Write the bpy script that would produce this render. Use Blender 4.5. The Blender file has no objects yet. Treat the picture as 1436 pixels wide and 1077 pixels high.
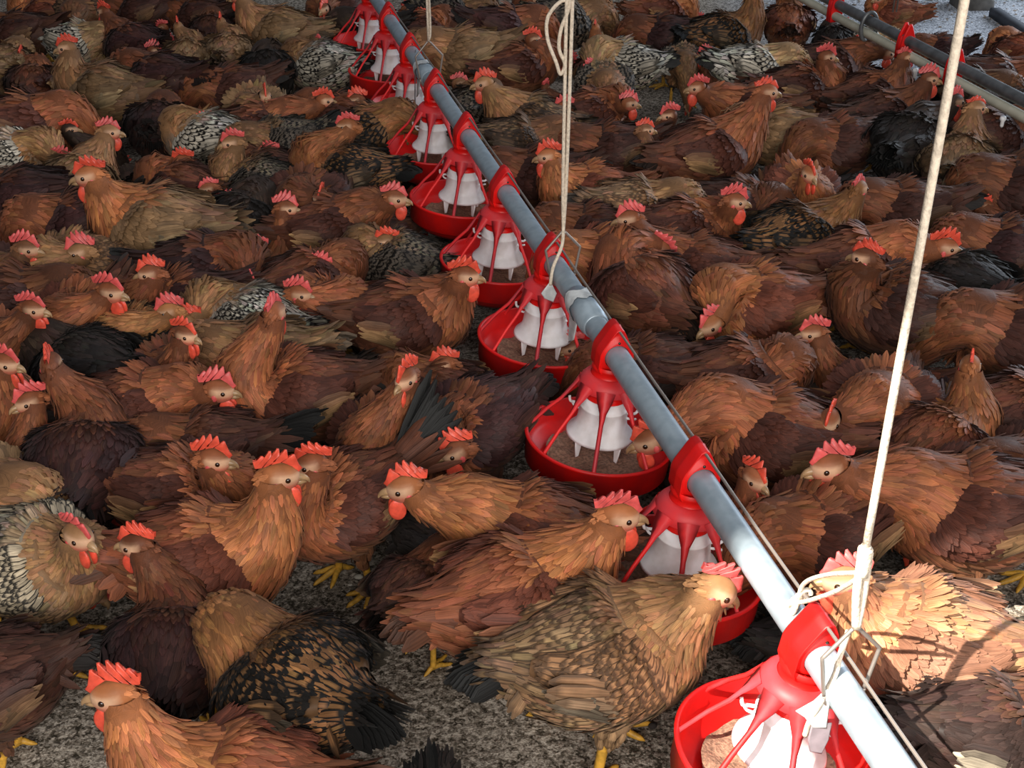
import bpy, math, random
import numpy as np
random.seed(7); RNG = np.random.default_rng(11)
C = bpy.context.scene.collection
PI = math.pi

# ------------------------------------------------------------------ camera
W, H = 1436, 1077
FPX = 1760.0; PITCH = math.atan(1038/FPX); CAMZ = 1.775
cp, sp = math.cos(PITCH), math.sin(PITCH)
camd = bpy.data.cameras.new('camera'); cam = bpy.data.objects.new('camera', camd); C.objects.link(cam)
camd.sensor_fit = 'HORIZONTAL'; camd.sensor_width = 36; camd.lens = FPX/W*36
cam.location = (0, 0, CAMZ); cam.rotation_euler = (PI/2-PITCH, 0, 0)
camd.clip_start = 0.05; camd.clip_end = 200
bpy.context.scene.camera = cam
def ray(px, py):
    x = (px-W/2)/FPX; y = (py-H/2)/FPX
    return np.array([x, cp-y*sp, -sp-y*cp])
def at(px, py, z):
    d = ray(px, py); return np.array([0, 0, CAMZ]) + d*((z-CAMZ)/d[2])
def pipe_x(y): return 0.4586 - (y-1.4483)*0.2580
PDIR = np.array([-0.2580, 1, 0.]); PDIR /= np.linalg.norm(PDIR)
PYAW = math.atan2(PDIR[1], PDIR[0])

def lin(h, k=1.0):
    h = h.lstrip('#'); v = np.array([int(h[i:i+2], 16)/255 for i in (0, 2, 4)])
    return np.where(v <= .04045, v/12.92, ((v+.055)/1.055)**2.4)*k

# ------------------------------------------------------------------ materials
def newmat(name):
    m = bpy.data.materials.new(name); m.use_nodes = True
    nt = m.node_tree; b = nt.nodes['Principled BSDF']; return m, nt, b
def nd(nt, typ, **kw):
    n = nt.nodes.new(typ)
    for k, v in kw.items(): setattr(n, k, v)
    return n
def simple(name, col, rough=.5, metal=0, noise=0, nscale=30, bump=0, sss=0, dirt=None, spec=.5, coat=0):
    m, nt, b = newmat(name)
    b.inputs['Roughness'].default_value = rough; b.inputs['Metallic'].default_value = metal
    b.inputs['Specular IOR Level'].default_value = spec
    if coat: b.inputs['Coat Weight'].default_value = coat
    c = lin(col); b.inputs['Base Color'].default_value = (*c, 1)
    if sss:
        b.inputs['Subsurface Weight'].default_value = sss; b.inputs['Subsurface Scale'].default_value = .01
    tc = nd(nt, 'ShaderNodeTexCoord')
    if noise or bump:
        n = nd(nt, 'ShaderNodeTexNoise'); n.inputs['Scale'].default_value = nscale; n.inputs['Detail'].default_value = 6
        nt.links.new(tc.outputs['Object'], n.inputs['Vector'])
        if noise:
            r = nd(nt, 'ShaderNodeMix', data_type='RGBA')
            d = lin(dirt) if dirt else c*(1-noise)
            r.inputs[6].default_value = (*d, 1); r.inputs[7].default_value = (*np.minimum(c*(1+noise*.4), 1), 1)
            mp = nd(nt, 'ShaderNodeMapRange'); mp.inputs[1].default_value = .35; mp.inputs[2].default_value = .62
            nt.links.new(n.outputs['Fac'], mp.inputs[0]); nt.links.new(mp.outputs[0], r.inputs[0])
            nt.links.new(r.outputs[2], b.inputs['Base Color'])
        if bump:
            bp = nd(nt, 'ShaderNodeBump'); bp.inputs['Strength'].default_value = bump; bp.inputs['Distance'].default_value = .004
            nt.links.new(n.outputs['Fac'], bp.inputs['Height']); nt.links.new(bp.outputs[0], b.inputs['Normal'])
    return m

def math_n(nt, op, a, b=None, c=None):
    n = nd(nt, 'ShaderNodeMath', operation=op)
    for i, v in enumerate((a, b, c)):
        if v is None: continue
        if isinstance(v, (int, float)): n.inputs[i].default_value = v
        else: nt.links.new(v, n.inputs[i])
    return n.outputs[0]

def plumage_mat(name, lace=None, mode='edge', width=.55):
    """feathers: vertex colour, barb streaks along the vane, optional dark lacing or bars"""
    m, nt, b = newmat(name); L = nt.links
    at_ = nd(nt, 'ShaderNodeAttribute', attribute_name='Col')
    uv = nd(nt, 'ShaderNodeUVMap', uv_map='UVMap'); sx = nd(nt, 'ShaderNodeSeparateXYZ'); L.new(uv.outputs[0], sx.inputs[0])
    u, v = sx.outputs[0], sx.outputs[1]
    cx = nd(nt, 'ShaderNodeCombineXYZ'); L.new(math_n(nt, 'MULTIPLY', u, 7.0), cx.inputs[0]); L.new(math_n(nt, 'MULTIPLY', v, 1.1), cx.inputs[1])
    st = nd(nt, 'ShaderNodeTexNoise', noise_dimensions='4D'); L.new(cx.outputs[0], st.inputs['Vector'])
    L.new(math_n(nt, 'MULTIPLY', at_.outputs['Alpha'], 60.0), st.inputs['W']); st.inputs['Scale'].default_value = 1.3; st.inputs['Detail'].default_value = 3
    mr = nd(nt, 'ShaderNodeMapRange'); mr.inputs[1].default_value = .3; mr.inputs[2].default_value = .7; mr.inputs[3].default_value = .62; mr.inputs[4].default_value = 1.38
    L.new(st.outputs['Fac'], mr.inputs[0])
    tc = nd(nt, 'ShaderNodeTexCoord')
    n2 = nd(nt, 'ShaderNodeTexNoise'); L.new(tc.outputs['Object'], n2.inputs['Vector']); n2.inputs['Scale'].default_value = 22; n2.inputs['Detail'].default_value = 4
    mr2 = nd(nt, 'ShaderNodeMapRange'); mr2.inputs[1].default_value = .3; mr2.inputs[2].default_value = .7; mr2.inputs[3].default_value = .72; mr2.inputs[4].default_value = 1.28
    L.new(n2.outputs['Fac'], mr2.inputs[0])
    k = math_n(nt, 'MULTIPLY', mr.outputs[0], mr2.outputs[0])
    vm = nd(nt, 'ShaderNodeVectorMath', operation='SCALE'); L.new(at_.outputs['Color'], vm.inputs[0]); L.new(k, vm.inputs['Scale'])
    out = vm.outputs[0]
    if lace:
        la = nd(nt, 'ShaderNodeAttribute', attribute_name='lace')
        au = math_n(nt, 'ABSOLUTE', math_n(nt, 'MULTIPLY_ADD', u, 2.0, -1.0))
        if mode == 'edge':
            vv = math_n(nt, 'MULTIPLY_ADD', v, 1.0, -.12)
            e = math_n(nt, 'MAXIMUM', au, vv)
            e = math_n(nt, 'ADD', e, math_n(nt, 'MULTIPLY_ADD', n2.outputs['Fac'], .24, -.12))
            rg = nd(nt, 'ShaderNodeMapRange'); rg.inputs[1].default_value = width; rg.inputs[2].default_value = width+.13; L.new(e, rg.inputs[0]); f = rg.outputs[0]
        else:
            w = math_n(nt, 'SINE', math_n(nt, 'ADD', math_n(nt, 'MULTIPLY', v, 13.0), math_n(nt, 'MULTIPLY', au, 1.6)))
            rg = nd(nt, 'ShaderNodeMapRange'); rg.inputs[1].default_value = -.2; rg.inputs[2].default_value = .25; L.new(w, rg.inputs[0]); f = rg.outputs[0]
        f = math_n(nt, 'MULTIPLY', f, la.outputs['Fac'])
        mx = nd(nt, 'ShaderNodeMix', data_type='RGBA'); L.new(f, mx.inputs[0]); L.new(out, mx.inputs[6]); mx.inputs[7].default_value = (*lin(lace), 1)
        out = mx.outputs[2]
    L.new(out, b.inputs['Base Color'])
    b.inputs['Roughness'].default_value = .55; b.inputs['Specular IOR Level'].default_value = .2
    b.inputs['Sheen Weight'].default_value = .03; b.inputs['Sheen Roughness'].default_value = .5
    bp = nd(nt, 'ShaderNodeBump'); bp.inputs['Strength'].default_value = .35; bp.inputs['Distance'].default_value = .003
    L.new(st.outputs['Fac'], bp.inputs['Height']); L.new(bp.outputs[0], b.inputs['Normal'])
    return m

MAT = {}
MAT['plain'] = plumage_mat('plumage')
MAT['white'] = plumage_mat('plumage_white_laced', '#171412', 'edge', .62)
MAT['speck'] = plumage_mat('plumage_speckled', '#3a2c22', 'edge', .6)
MAT['gold'] = plumage_mat('plumage_gold_laced', '#14110f', 'edge', .5)
MAT['bar'] = plumage_mat('plumage_barred', '#16120f', 'bar')
MAT['comb'] = simple('comb_skin', '#e4553f', .42, noise=.25, nscale=60, bump=.25, sss=.12)
MAT['combp'] = simple('comb_skin_pale', '#dc5a58', .45, noise=.25, nscale=60, bump=.25, sss=.12)
MAT['beak'] = simple('beak_horn', '#a5835f', .35, noise=.25, nscale=70)
MAT['eye'] = simple('eye_amber', '#2a160a', .08, coat=.5)
MAT['leg'] = simple('leg_scales', '#d8a23c', .5, noise=.3, nscale=90, bump=.3)
MAT['red'] = simple('red_plastic', '#dc1410', .42, noise=.16, nscale=14, dirt='#c41a1c', spec=.4)
MAT['redd'] = simple('red_plastic_dusty', '#dc2424', .5, noise=.3, nscale=11, dirt='#c04048', spec=.4)
MAT['whitep'] = simple('white_plastic', '#f0f0f3', .42, noise=.10, nscale=17, dirt='#d2cdca')
MAT['rope'] = simple('rope_fibre', '#d8c8b4', .85, noise=.25, nscale=140, bump=.6)
MAT['wire'] = simple('steel_wire', '#9a9088', .45, metal=.6)
MAT['tape'] = simple('milky_film', '#cfd2d2', .5, noise=.3, nscale=40)
MAT['feed'] = simple('feed_crumbs', '#94705c', .9, noise=.45, nscale=160, bump=1.0)
MAT['pvc'] = simple('cream_pvc', '#b9b6a4', .45, noise=.2, nscale=9)
MAT['darksteel'] = simple('dull_steel', '#6e7072', .45, metal=.5, noise=.3, nscale=20)
MAT['conc'] = simple('concrete', '#565350', .9, noise=.35, nscale=20, bump=.5)
MAT['beam'] = simple('dark_beam', '#3c4048', .7, noise=.3, nscale=12)
MAT['stone'] = simple('pale_stone', '#c8c0b2', .8, noise=.2, nscale=60)
MAT['grime'] = simple('grey_film', '#8a7f86', .6, noise=.3, nscale=30)
def galv():
    m, nt, b = newmat('galvanised_steel'); L = nt.links
    tc = nd(nt, 'ShaderNodeTexCoord'); v = nd(nt, 'ShaderNodeTexVoronoi'); v.inputs['Scale'].default_value = 55; L.new(tc.outputs['Object'], v.inputs['Vector'])
    n = nd(nt, 'ShaderNodeTexNoise'); n.inputs['Scale'].default_value = 26; n.inputs['Detail'].default_value = 7; L.new(tc.outputs['Object'], n.inputs['Vector'])
    r = nd(nt, 'ShaderNodeValToRGB'); r.color_ramp.elements[0].position = .35; r.color_ramp.elements[0].color = (*lin('#8e9da8'), 1)
    r.color_ramp.elements[1].position = .68; r.color_ramp.elements[1].color = (*lin('#a2b0ba'), 1)
    a = math_n(nt, 'MULTIPLY_ADD', v.outputs['Distance'], .25, math_n(nt, 'MULTIPLY', n.outputs['Fac'], .9)); L.new(a, r.inputs[0]); L.new(r.outputs[0], b.inputs['Base Color'])
    b.inputs['Metallic'].default_value = .3; b.inputs['Roughness'].default_value = .42
    return m
MAT['galv'] = galv()
def floor_mat():
    m, nt, b = newmat('litter_floor'); L = nt.links
    tc = nd(nt, 'ShaderNodeTexCoord')
    def noise(s, d=6, dist=0):
        n = nd(nt, 'ShaderNodeTexNoise'); n.inputs['Scale'].default_value = s; n.inputs['Detail'].default_value = d; n.inputs['Distortion'].default_value = dist
        L.new(tc.outputs['Object'], n.inputs['Vector']); return n.outputs['Fac']
    a, c, e = noise(2.2), noise(60, 10, 0), noise(260, 5)
    v = nd(nt, 'ShaderNodeTexVoronoi'); v.inputs['Scale'].default_value = 75; L.new(tc.outputs['Object'], v.inputs['Vector'])
    v2 = nd(nt, 'ShaderNodeTexVoronoi'); v2.inputs['Scale'].default_value = 190; L.new(tc.outputs['Object'], v2.inputs['Vector'])
    sxv = nd(nt, 'ShaderNodeSeparateXYZ'); L.new(v2.outputs['Color'], sxv.inputs[0])
    h = math_n(nt, 'ADD', math_n(nt, 'MULTIPLY_ADD', sxv.outputs[0], .22, -.11), math_n(nt, 'ADD', math_n(nt, 'MULTIPLY', c, .55), math_n(nt, 'ADD', math_n(nt, 'MULTIPLY', e, .3), math_n(nt, 'MULTIPLY', a, .25))))
    r = nd(nt, 'ShaderNodeValToRGB'); el = r.color_ramp.elements
    el[0].position = .42; el[0].color = (*lin('#40392f'), 1); el[1].position = .69; el[1].color = (*lin('#c4b8aa'), 1)
    x = el.new(.53); x.color = (*lin('#7d7266'), 1)
    L.new(h, r.inputs[0])
    r2 = nd(nt, 'ShaderNodeValToRGB'); e2 = r2.color_ramp.elements        # paler bluish litter: daylight at far right put into the colour
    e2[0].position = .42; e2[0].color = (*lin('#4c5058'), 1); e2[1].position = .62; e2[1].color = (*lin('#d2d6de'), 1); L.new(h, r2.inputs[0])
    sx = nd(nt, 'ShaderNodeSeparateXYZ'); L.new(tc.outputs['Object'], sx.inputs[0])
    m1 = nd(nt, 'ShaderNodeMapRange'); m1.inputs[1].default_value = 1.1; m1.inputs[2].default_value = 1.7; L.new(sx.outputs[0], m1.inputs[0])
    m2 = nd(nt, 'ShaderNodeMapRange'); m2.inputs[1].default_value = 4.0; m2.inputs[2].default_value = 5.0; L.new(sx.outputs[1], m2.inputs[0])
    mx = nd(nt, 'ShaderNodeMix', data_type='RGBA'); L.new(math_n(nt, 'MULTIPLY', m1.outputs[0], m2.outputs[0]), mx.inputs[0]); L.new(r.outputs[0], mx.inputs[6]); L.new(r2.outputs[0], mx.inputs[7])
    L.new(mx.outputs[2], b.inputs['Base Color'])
    b.inputs['Roughness'].default_value = .92; b.inputs['Specular IOR Level'].default_value = .2
    bp = nd(nt, 'ShaderNodeBump'); bp.inputs['Strength'].default_value = .9; bp.inputs['Distance'].default_value = .012
    L.new(math_n(nt, 'MULTIPLY_ADD', v.outputs['Distance'], .3, h), bp.inputs['Height']); L.new(bp.outputs[0], b.inputs['Normal'])
    return m
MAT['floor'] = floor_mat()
MAT['chips'] = simple('litter_chips', '#8a7d70', .9, noise=.5, nscale=8)

# ------------------------------------------------------------------ mesh builder
class MB:
    def __init__(s): s.v = []; s.q = []; s.c = []; s.uv = []; s.l = []; s.n = 0; s.tri = []
    def add(s, v, q, c=None, uv=None, l=None):
        v = np.asarray(v, float).reshape(-1, 3); q = np.asarray(q, int); n = len(v)
        s.v.append(v)
        if q.shape[1] == 4: s.q.append(q+s.n)
        else: s.tri.append(q+s.n)
        s.c.append(np.ones((n, 4))*.5 if c is None else np.broadcast_to(c, (n, 4)).copy())
        s.uv.append(np.full((n, 2), .5) if uv is None else uv)
        s.l.append(np.zeros(n) if l is None else np.broadcast_to(l, (n,)).copy()); s.n += n
    def build(s, name, mat, parent=None, attrs=False, loc=None):
        me = bpy.data.meshes.new(name); v = np.concatenate(s.v)
        q = np.concatenate(s.q) if s.q else np.zeros((0, 4), int); t = np.concatenate(s.tri) if s.tri else np.zeros((0, 3), int)
        li = np.concatenate([q.ravel(), t.ravel()]).astype(np.int32)
        ls = np.concatenate([np.arange(len(q))*4, len(q)*4+np.arange(len(t))*3]).astype(np.int32)
        me.vertices.add(len(v)); me.vertices.foreach_set('co', v.astype(np.float32).ravel())
        me.loops.add(len(li)); me.loops.foreach_set('vertex_index', li)
        me.polygons.add(len(ls)); me.polygons.foreach_set('loop_start', ls)
        me.update(calc_edges=True)
        me.polygons.foreach_set('use_smooth', np.ones(len(ls), bool))
        if attrs:
            a = me.attributes.new('Col', 'FLOAT_COLOR', 'POINT'); a.data.foreach_set('color', np.concatenate(s.c).astype(np.float32).ravel())
            a = me.attributes.new('lace', 'FLOAT', 'POINT'); a.data.foreach_set('value', np.concatenate(s.l).astype(np.float32))
            ul = me.uv_layers.new(name='UVMap'); ul.data.foreach_set('uv', np.concatenate(s.uv)[li].astype(np.float32).ravel())
        me.materials.append(mat); me.validate()
        o = bpy.data.objects.new(name, me); C.objects.link(o)
        if parent: o.parent = parent
        if loc is not None: o.location = loc
        return o
def norm(a): return a/np.maximum(np.linalg.norm(a, axis=-1, keepdims=True), 1e-9)
def grid_q(r, c, wrap=False):
    q = []
    for i in range(r-1):
        for j in range(c if wrap else c-1):
            k = (j+1) % c; q.append((i*c+j, i*c+k, (i+1)*c+k, (i+1)*c+j))
    return np.array(q)
def frames(P, up0=np.array([0, 0, 1.])):
    """parallel transported frames along a poly-line"""
    T = np.gradient(P, axis=0); T = norm(T); S = np.zeros_like(P); U = np.zeros_like(P)
    s = np.cross(up0, T[0])
    if np.linalg.norm(s) < 1e-4: s = np.cross(np.array([1., 0, 0]), T[0])
    s = norm(s)
    for i in range(len(P)):
        s = s - T[i]*np.dot(s, T[i]); s = norm(s); S[i] = s; U[i] = np.cross(T[i], s)
    return T, S, U
def tube_v(P, R, n=12, R2=None):
    P = np.asarray(P, float); R = np.asarray(R, float)*np.ones(len(P)); R2 = R if R2 is None else np.asarray(R2, float)
    T, S, U = frames(P); a = np.linspace(0, 2*PI, n, endpoint=False)
    return (P[:, None]+S[:, None]*np.cos(a)[None, :, None]*R[:, None, None]+U[:, None]*np.sin(a)[None, :, None]*R2[:, None, None]).reshape(-1, 3)
def add_tube(mb, P, R, n=10, caps=True, **kw):
    P = np.asarray(P, float); R = np.asarray(R, float)*np.ones(len(P))
    if caps:
        P = np.concatenate([P[:1], P, P[-1:]]); R = np.concatenate([[R[0]*.02], R, [R[-1]*.02]])
        P[0] = P[1]-1e-5*norm(P[2]-P[1]); P[-1] = P[-2]+1e-5*norm(P[-2]-P[-3])
    mb.add(tube_v(P, R, n), grid_q(len(P), n, True), **kw)
def catmull(P, m=8):
    P = np.asarray(P, float); Q = np.concatenate([[2*P[0]-P[1]], P, [2*P[-1]-P[-2]]]); out = []
    for i in range(1, len(Q)-2):
        for t in np.linspace(0, 1, m, endpoint=False):
            a, b, c, d = Q[i-1:i+3]
            out.append(.5*((2*b)+(c-a)*t+(2*a-5*b+4*c-d)*t*t+(3*b-a-3*c+d)*t**3))
    out.append(P[-1]); return np.array(out)
def add_lathe(mb, prof, n=48, closed=False, ctr=(0, 0, 0)):
    prof = np.asarray(prof, float)
    if closed: prof = np.concatenate([prof, prof[:1]])
    a = np.linspace(0, 2*PI, n, endpoint=False)
    v = np.stack([prof[:, 0, None]*np.cos(a), prof[:, 0, None]*np.sin(a), prof[:, 1, None]+0*a], -1).reshape(-1, 3)+np.array(ctr)
    mb.add(v, grid_q(len(prof), n, True)[:, ::-1])
def add_ellipsoid(mb, c, ax, n=16, m=10, fn=None):
    """ax: 3 axis vectors"""
    th = np.linspace(.02, PI-.02, m); ph = np.linspace(0, 2*PI, n, endpoint=False)
    d = np.stack([np.sin(th)[:, None]*np.cos(ph), np.sin(th)[:, None]*np.sin(ph), np.cos(th)[:, None]+0*ph], -1).reshape(-1, 3)
    col, l = (fn(d) if fn else (None, None))
    mb.add(np.asarray(c)+d@np.asarray(ax), grid_q(m, n, True)[:, ::-1], c=col, l=l)
def add_slab(mb, poly, nrm, th):
    """closed outline poly (n,3) extruded +-th/2 along nrm with a rounded-in rim"""
    poly = np.asarray(poly, float); n = len(poly); c = poly.mean(0); nrm = np.asarray(nrm, float)
    inner = c+(poly-c)*.9
    rings = [inner-nrm*th*.5, poly-nrm*th*.25, poly+nrm*th*.25, inner+nrm*th*.5]
    mb.add(np.concatenate(rings), grid_q(4, n, True))
    for k, s in ((0, 1), (3, -1)):
        v = np.concatenate([[c+nrm*th*.5*(1 if k else -1)], rings[k]])
        mb.add(v, np.array([(0, 1+(j+1) % n, 1+j)[::s] for j in range(n)]))

def add_feathers(mb, P, T, N, Ln, Wd, col, tip=None, lace=0., lift=.12, curl=.0, R=4, sag=0.):
    """overlapping feather vanes: base P, direction T, outward N"""
    n = len(P)
    if n == 0: return
    T = norm(T); N = norm(N-T*np.sum(N*T, -1, keepdims=True)); S = np.cross(T, N)
    Ln = np.broadcast_to(Ln, (n,)); Wd = np.broadcast_to(Wd, (n,)); lift = np.broadcast_to(lift, (n,)); curl = np.broadcast_to(curl, (n,)); sag = np.broadcast_to(sag, (n,))
    vs = np.array([0, .38, .78, 1.0]) if R == 4 else np.array([0, .55, 1.0])
    ws = np.array([.45, .95, .85, .18]) if R == 4 else np.array([.5, 1., .3])
    us = np.array([-1, 0, 1.])
    v = np.zeros((n, R, 3, 3)); col = np.asarray(col); tip = col if tip is None else np.asarray(tip)
    c = np.zeros((n, R, 3, 4)); uv = np.zeros((n, R, 3, 2)); rnd = RNG.random(n)
    for i, (a, w) in enumerate(zip(vs, ws)):
        up = lift*Ln*a - curl*Ln*a*a - .0015 + sag*4*a*(1-a)
        mid = P+T*(Ln*a)[:, None]+N*up[:, None]
        for j, uu in enumerate(us):
            v[:, i, j] = mid+S*(uu*w*Wd*.5)[:, None]-N*(abs(uu)*w*Wd*.10)[:, None]
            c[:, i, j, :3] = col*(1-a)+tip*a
            if uu == 0: c[:, i, j, :3] *= .93
            c[:, i, j, 3] = rnd; uv[:, i, j] = ((uu+1)/2, a)
    q = grid_q(R, 3); qq = (q[None]+(np.arange(n)*R*3)[:, None, None]).reshape(-1, 4)
    mb.add(v.reshape(-1, 3), qq, c=c.reshape(-1, 4), uv=uv.reshape(-1, 2), l=np.repeat(np.broadcast_to(lace, (n,)), R*3))

# ------------------------------------------------------------------ chickens
#  palette: neck, back, wing, flight feathers, belly, tail, material, lacing
PAL = {
 'R': ('#a2582a', '#7a4228', '#582c1e', '#c6955c', '#925a34', '#30211a', 'plain', 0),
 'O': ('#c27032', '#98502a', '#763a24', '#c08a50', '#b27040', '#5a3420', 'plain', 0),
  'Q': ('#6a4028', '#3c2822', '#2e201c', '#e6d6b6', '#54382a', '#191412', 'plain', 0),
 'W': ('#c08850', '#d8c6a8', '#cbb694', '#c8b898', '#c8965c', '#4a4038', 'white', .95),
 'P': ('#a86c42', '#9c6c48', '#8a5a40', '#c4a078', '#b88a5e', '#5a4434', 'plain', 0),
 'B': ('#844824', '#5c3424', '#4e2b22', '#8e6844', '#6e4630', '#231b18', 'plain', 0),
 'M': ('#8e4c26', '#4c2a24', '#432524', '#6a4632', '#5c3828', '#231a18', 'plain', 0),
 'T': ('#a87444', '#987048', '#86643f', '#c0a070', '#a88050', '#5a4836', 'plain', 0),
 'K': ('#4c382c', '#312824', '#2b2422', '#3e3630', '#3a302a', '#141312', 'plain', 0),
 'S': ('#b88c58', '#cfc6b6', '#c4b8a4', '#b8aa94', '#c8b494', '#2a2826', 'white', 1),
 'Y': ('#ac7844', '#b4875a', '#a87648', '#a89478', '#b48a5c', '#4a4038', 'speck', .8),
 'G': ('#b07034', '#aa7036', '#8c6034', '#8a7860', '#7a6248', '#151413', 'gold', 1),
 'C': ('#98683c', '#7c6c58', '#605448', '#6a6054', '#6a5c4c', '#161514', 'bar', 1),
 'L': ('#8e5a34', '#8a6844', '#6e4e34', '#a08660', '#8a6c4c', '#2a2420', 'gold', .8),
}
EYE_Z = .0
def spine(hl, hd, s, sit=0, pitch=0.):
    """body + neck centre-line and radii; hl: head centre (local), hd: head direction"""
    B = np.array([(-.165, .258, .012, .010), (-.149, .248, .044, .038), (-.110, .228, .080, .076), (-.055, .206, .103, .103), (.008, .199, .108, .111), (.060, .209, .099, .105), (.096, .232, .077, .086)])
    cpt, spt = math.cos(pitch), math.sin(pitch); bx_, bz_ = B[:, 0], B[:, 1]-.2
    P = np.stack([bx_*cpt-bz_*spt, 0*bx_, .2+bz_*cpt+bx_*spt], -1); R1 = B[:, 2]; R2 = B[:, 3]
    P = catmull(P, 6); x = np.linspace(0, 6, len(P)); R1 = np.interp(x, np.arange(7), R1); R2 = np.interp(x, np.arange(7), R2)
    S = P[-1]; t0 = norm(P[-1]-P[-3])
    d = hl-S; dist = np.linalg.norm(d)
    e = hl-hd*.012
    t1 = norm(norm(d)*.7+np.array([0, 0, .75 if d[2] > .02 else -.2])+hd*(-.15 if d[2] > .05 else .3))
    a = S+t0*dist*.32; b = e-t1*dist*.36
    t = np.linspace(0, 1, 17)[1:, None]
    Nk = (1-t)**3*S+3*(1-t)**2*t*a+3*(1-t)*t*t*b+t**3*e
    tt = t[:, 0]
    r1 = np.interp(tt, [0, .25, .55, .85, 1], [.078, .064, .046, .033, .027]); r2 = np.interp(tt, [0, .25, .55, .85, 1], [.086, .068, .047, .034, .028])
    Pn = np.concatenate([P, Nk]); R1 = np.concatenate([R1, r1]); R2 = np.concatenate([R2, r2])
    for _ in range(2):
        R1[1:-1] = (R1[:-2]+2*R1[1:-1]+R1[2:])/4; R2[1:-1] = (R2[:-2]+2*R2[1:-1]+R2[2:])/4
    return Pn, R1, R2, len(P)

def make_chicken(name, label, pos, yaw, hl, hd, typ, s=1.0, lod=0, sit=0, comb=1.0, tail_up=.55, tail_len=1.0, rng=None, droop=0., legs=True, pitch=0., bulk=1.0):
    rng = rng or random.Random(1)
    root = bpy.data.objects.new(name, None); C.objects.link(root)
    root.location = pos; root.rotation_euler = (0, 0, yaw); root.scale = (s, s, s)
    root['label'] = label; root['category'] = 'chicken'; root['group'] = 'flock of chickens on the shed floor'
    root.empty_display_size = .05
    pal = PAL[typ]; neck, back, wing, prim, belly, tail = [lin(x) for x in pal[:6]]; mat = MAT[pal[6]]; lc = pal[7]
    neck, back, wing, prim, belly, tail = [(.15*np.dot(x, (.3, .6, .1))+.85*x)*.90 for x in (neck, back, wing, prim, belly, tail)]
    jit = 1+rng.uniform(-.24, .17); neck, back, wing, belly = neck*jit*rng.uniform(.9, 1.1), back*jit*rng.uniform(.88, 1.12), wing*jit*rng.uniform(.85, 1.15), belly*jit*rng.uniform(.9, 1.1)
    dz = -.085 if sit else .028
    hl = np.array(hl, float); hd = norm(np.array(hd, float))
    P, R1, R2, nb = spine(hl-np.array([0, 0, dz]), hd, s, sit, pitch); P[:, 2] += dz
    R1 = R1*np.where(np.arange(len(R1)) < nb, bulk, 1); 
    M = len(P); T, S, U = frames(P)
    seg = np.concatenate([[0], np.cumsum(np.linalg.norm(np.diff(P, axis=0), axis=1))]); LEN = seg[-1]; lenb = seg[nb-1]
    def surf(d, ph):
        """point, outward normal, tangent at arc-length d, angle ph (0 = left, pi/2 = up)"""
        g = lambda A: np.stack([np.interp(d, seg, A[:, k]) for k in range(3)], -1)
        p, t, sd, u = g(P), norm(g(T)), norm(g(S)), norm(g(U)); r1 = np.interp(d, seg, R1); r2 = np.interp(d, seg, R2)
        c, sn = np.cos(ph), np.sin(ph)
        q = p+sd*(c*r1)[:, None]+u*(sn*r2)[:, None]
        n = norm(sd*(c*r2)[:, None]+u*(sn*r1)[:, None])
        dr = (np.interp(d+.01, seg, R1)-np.interp(d-.01, seg, R1))/.02
        n = norm(n-t*np.clip(dr, -1.5, 1.5)[:, None]); return q, n, t
    LZ = 0.0
    def colour(d, ph, nz):
        f = d/LEN; fb = lenb/LEN
        kn = np.clip((f-fb*.80)/(fb*.22), 0, 1)[:, None]           # towards the neck
        kb = np.clip((-nz-.05)/.55, 0, 1)[:, None]                  # underside
        c = back*(1-kb)+belly*kb; c = c*(1-kn)+neck*kn
        kd = np.clip(1-f/(fb*.25), 0, 1)[:, None]*.6
        c = c*(1-kd)+tail*kd; l = lc*(1-kn[:, 0]*.75)
        return c, l
    mb = MB()
    # skin of the body and neck
    n = 20
    a = np.linspace(0, 2*PI, n, endpoint=False)
    D, A = np.repeat(seg, n), np.tile(a, M); q, nn, t = surf(D, A)
    cc, _ = colour(D, A, nn[:, 2]); c4 = np.ones((len(q), 4)); c4[:, :3] = cc*.55; c4[:, 3] = RNG.random(len(q))
    mb.add(q, grid_q(M, n, True), c=c4)
    # thighs
    if not sit and legs:
        for sg in (1, -1):
            th = np.array([(-.015, sg*.052, .17+dz), (-.005, sg*.055, .125+dz), (-.012, sg*.054, .098+dz), (-.016, sg*.053, .080+dz)])
            pts = catmull(th, 4); tv = tube_v(pts, np.linspace(.044, .013, len(pts)), 10)
            c4 = np.ones((len(tv), 4)); c4[:, :3] = belly*.8; c4[:, 3] = RNG.random(len(tv)); mb.add(tv, grid_q(len(pts), 10, True), c=c4)
            k = 40 if lod == 0 else 14
            ii = RNG.integers(0, len(tv), k); ctr = np.repeat(pts, 10, 0)[ii]; nn_ = norm(tv[ii]-ctr)
            add_feathers(mb, tv[ii], np.tile([-.15, 0, -1.], (k, 1)), nn_, .028, .016, np.tile(belly, (k, 1))*RNG.uniform(.8, 1.15, (k, 1)), lace=lc*.6, lift=.1, curl=.15)
    # head
    hf = hd; hs = norm(np.cross([0, 0, 1.], hf)); hu = np.cross(hf, hs)
    skin = lin('#dcae8c'); skinr = lin('#d2523e')
    def headcol(d):
        x, y, z = d[:, 0], d[:, 1], d[:, 2]
        face = np.clip((x+.42)/.2, 0, 1)*np.clip((.60-z)/.2, 0, 1)*np.clip((z+1.05)/.25, 0, 1)
        low = np.clip((-z+.05)/.4, 0, 1)
        c = neck[None]*.95*(1-face[:, None])+(skin*(1-low[:, None]*.7)+skinr*low[:, None]*.7)*face[:, None]
        o = np.ones((len(d), 4)); o[:, :3] = c; o[:, 3] = .3; return o, 0
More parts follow.
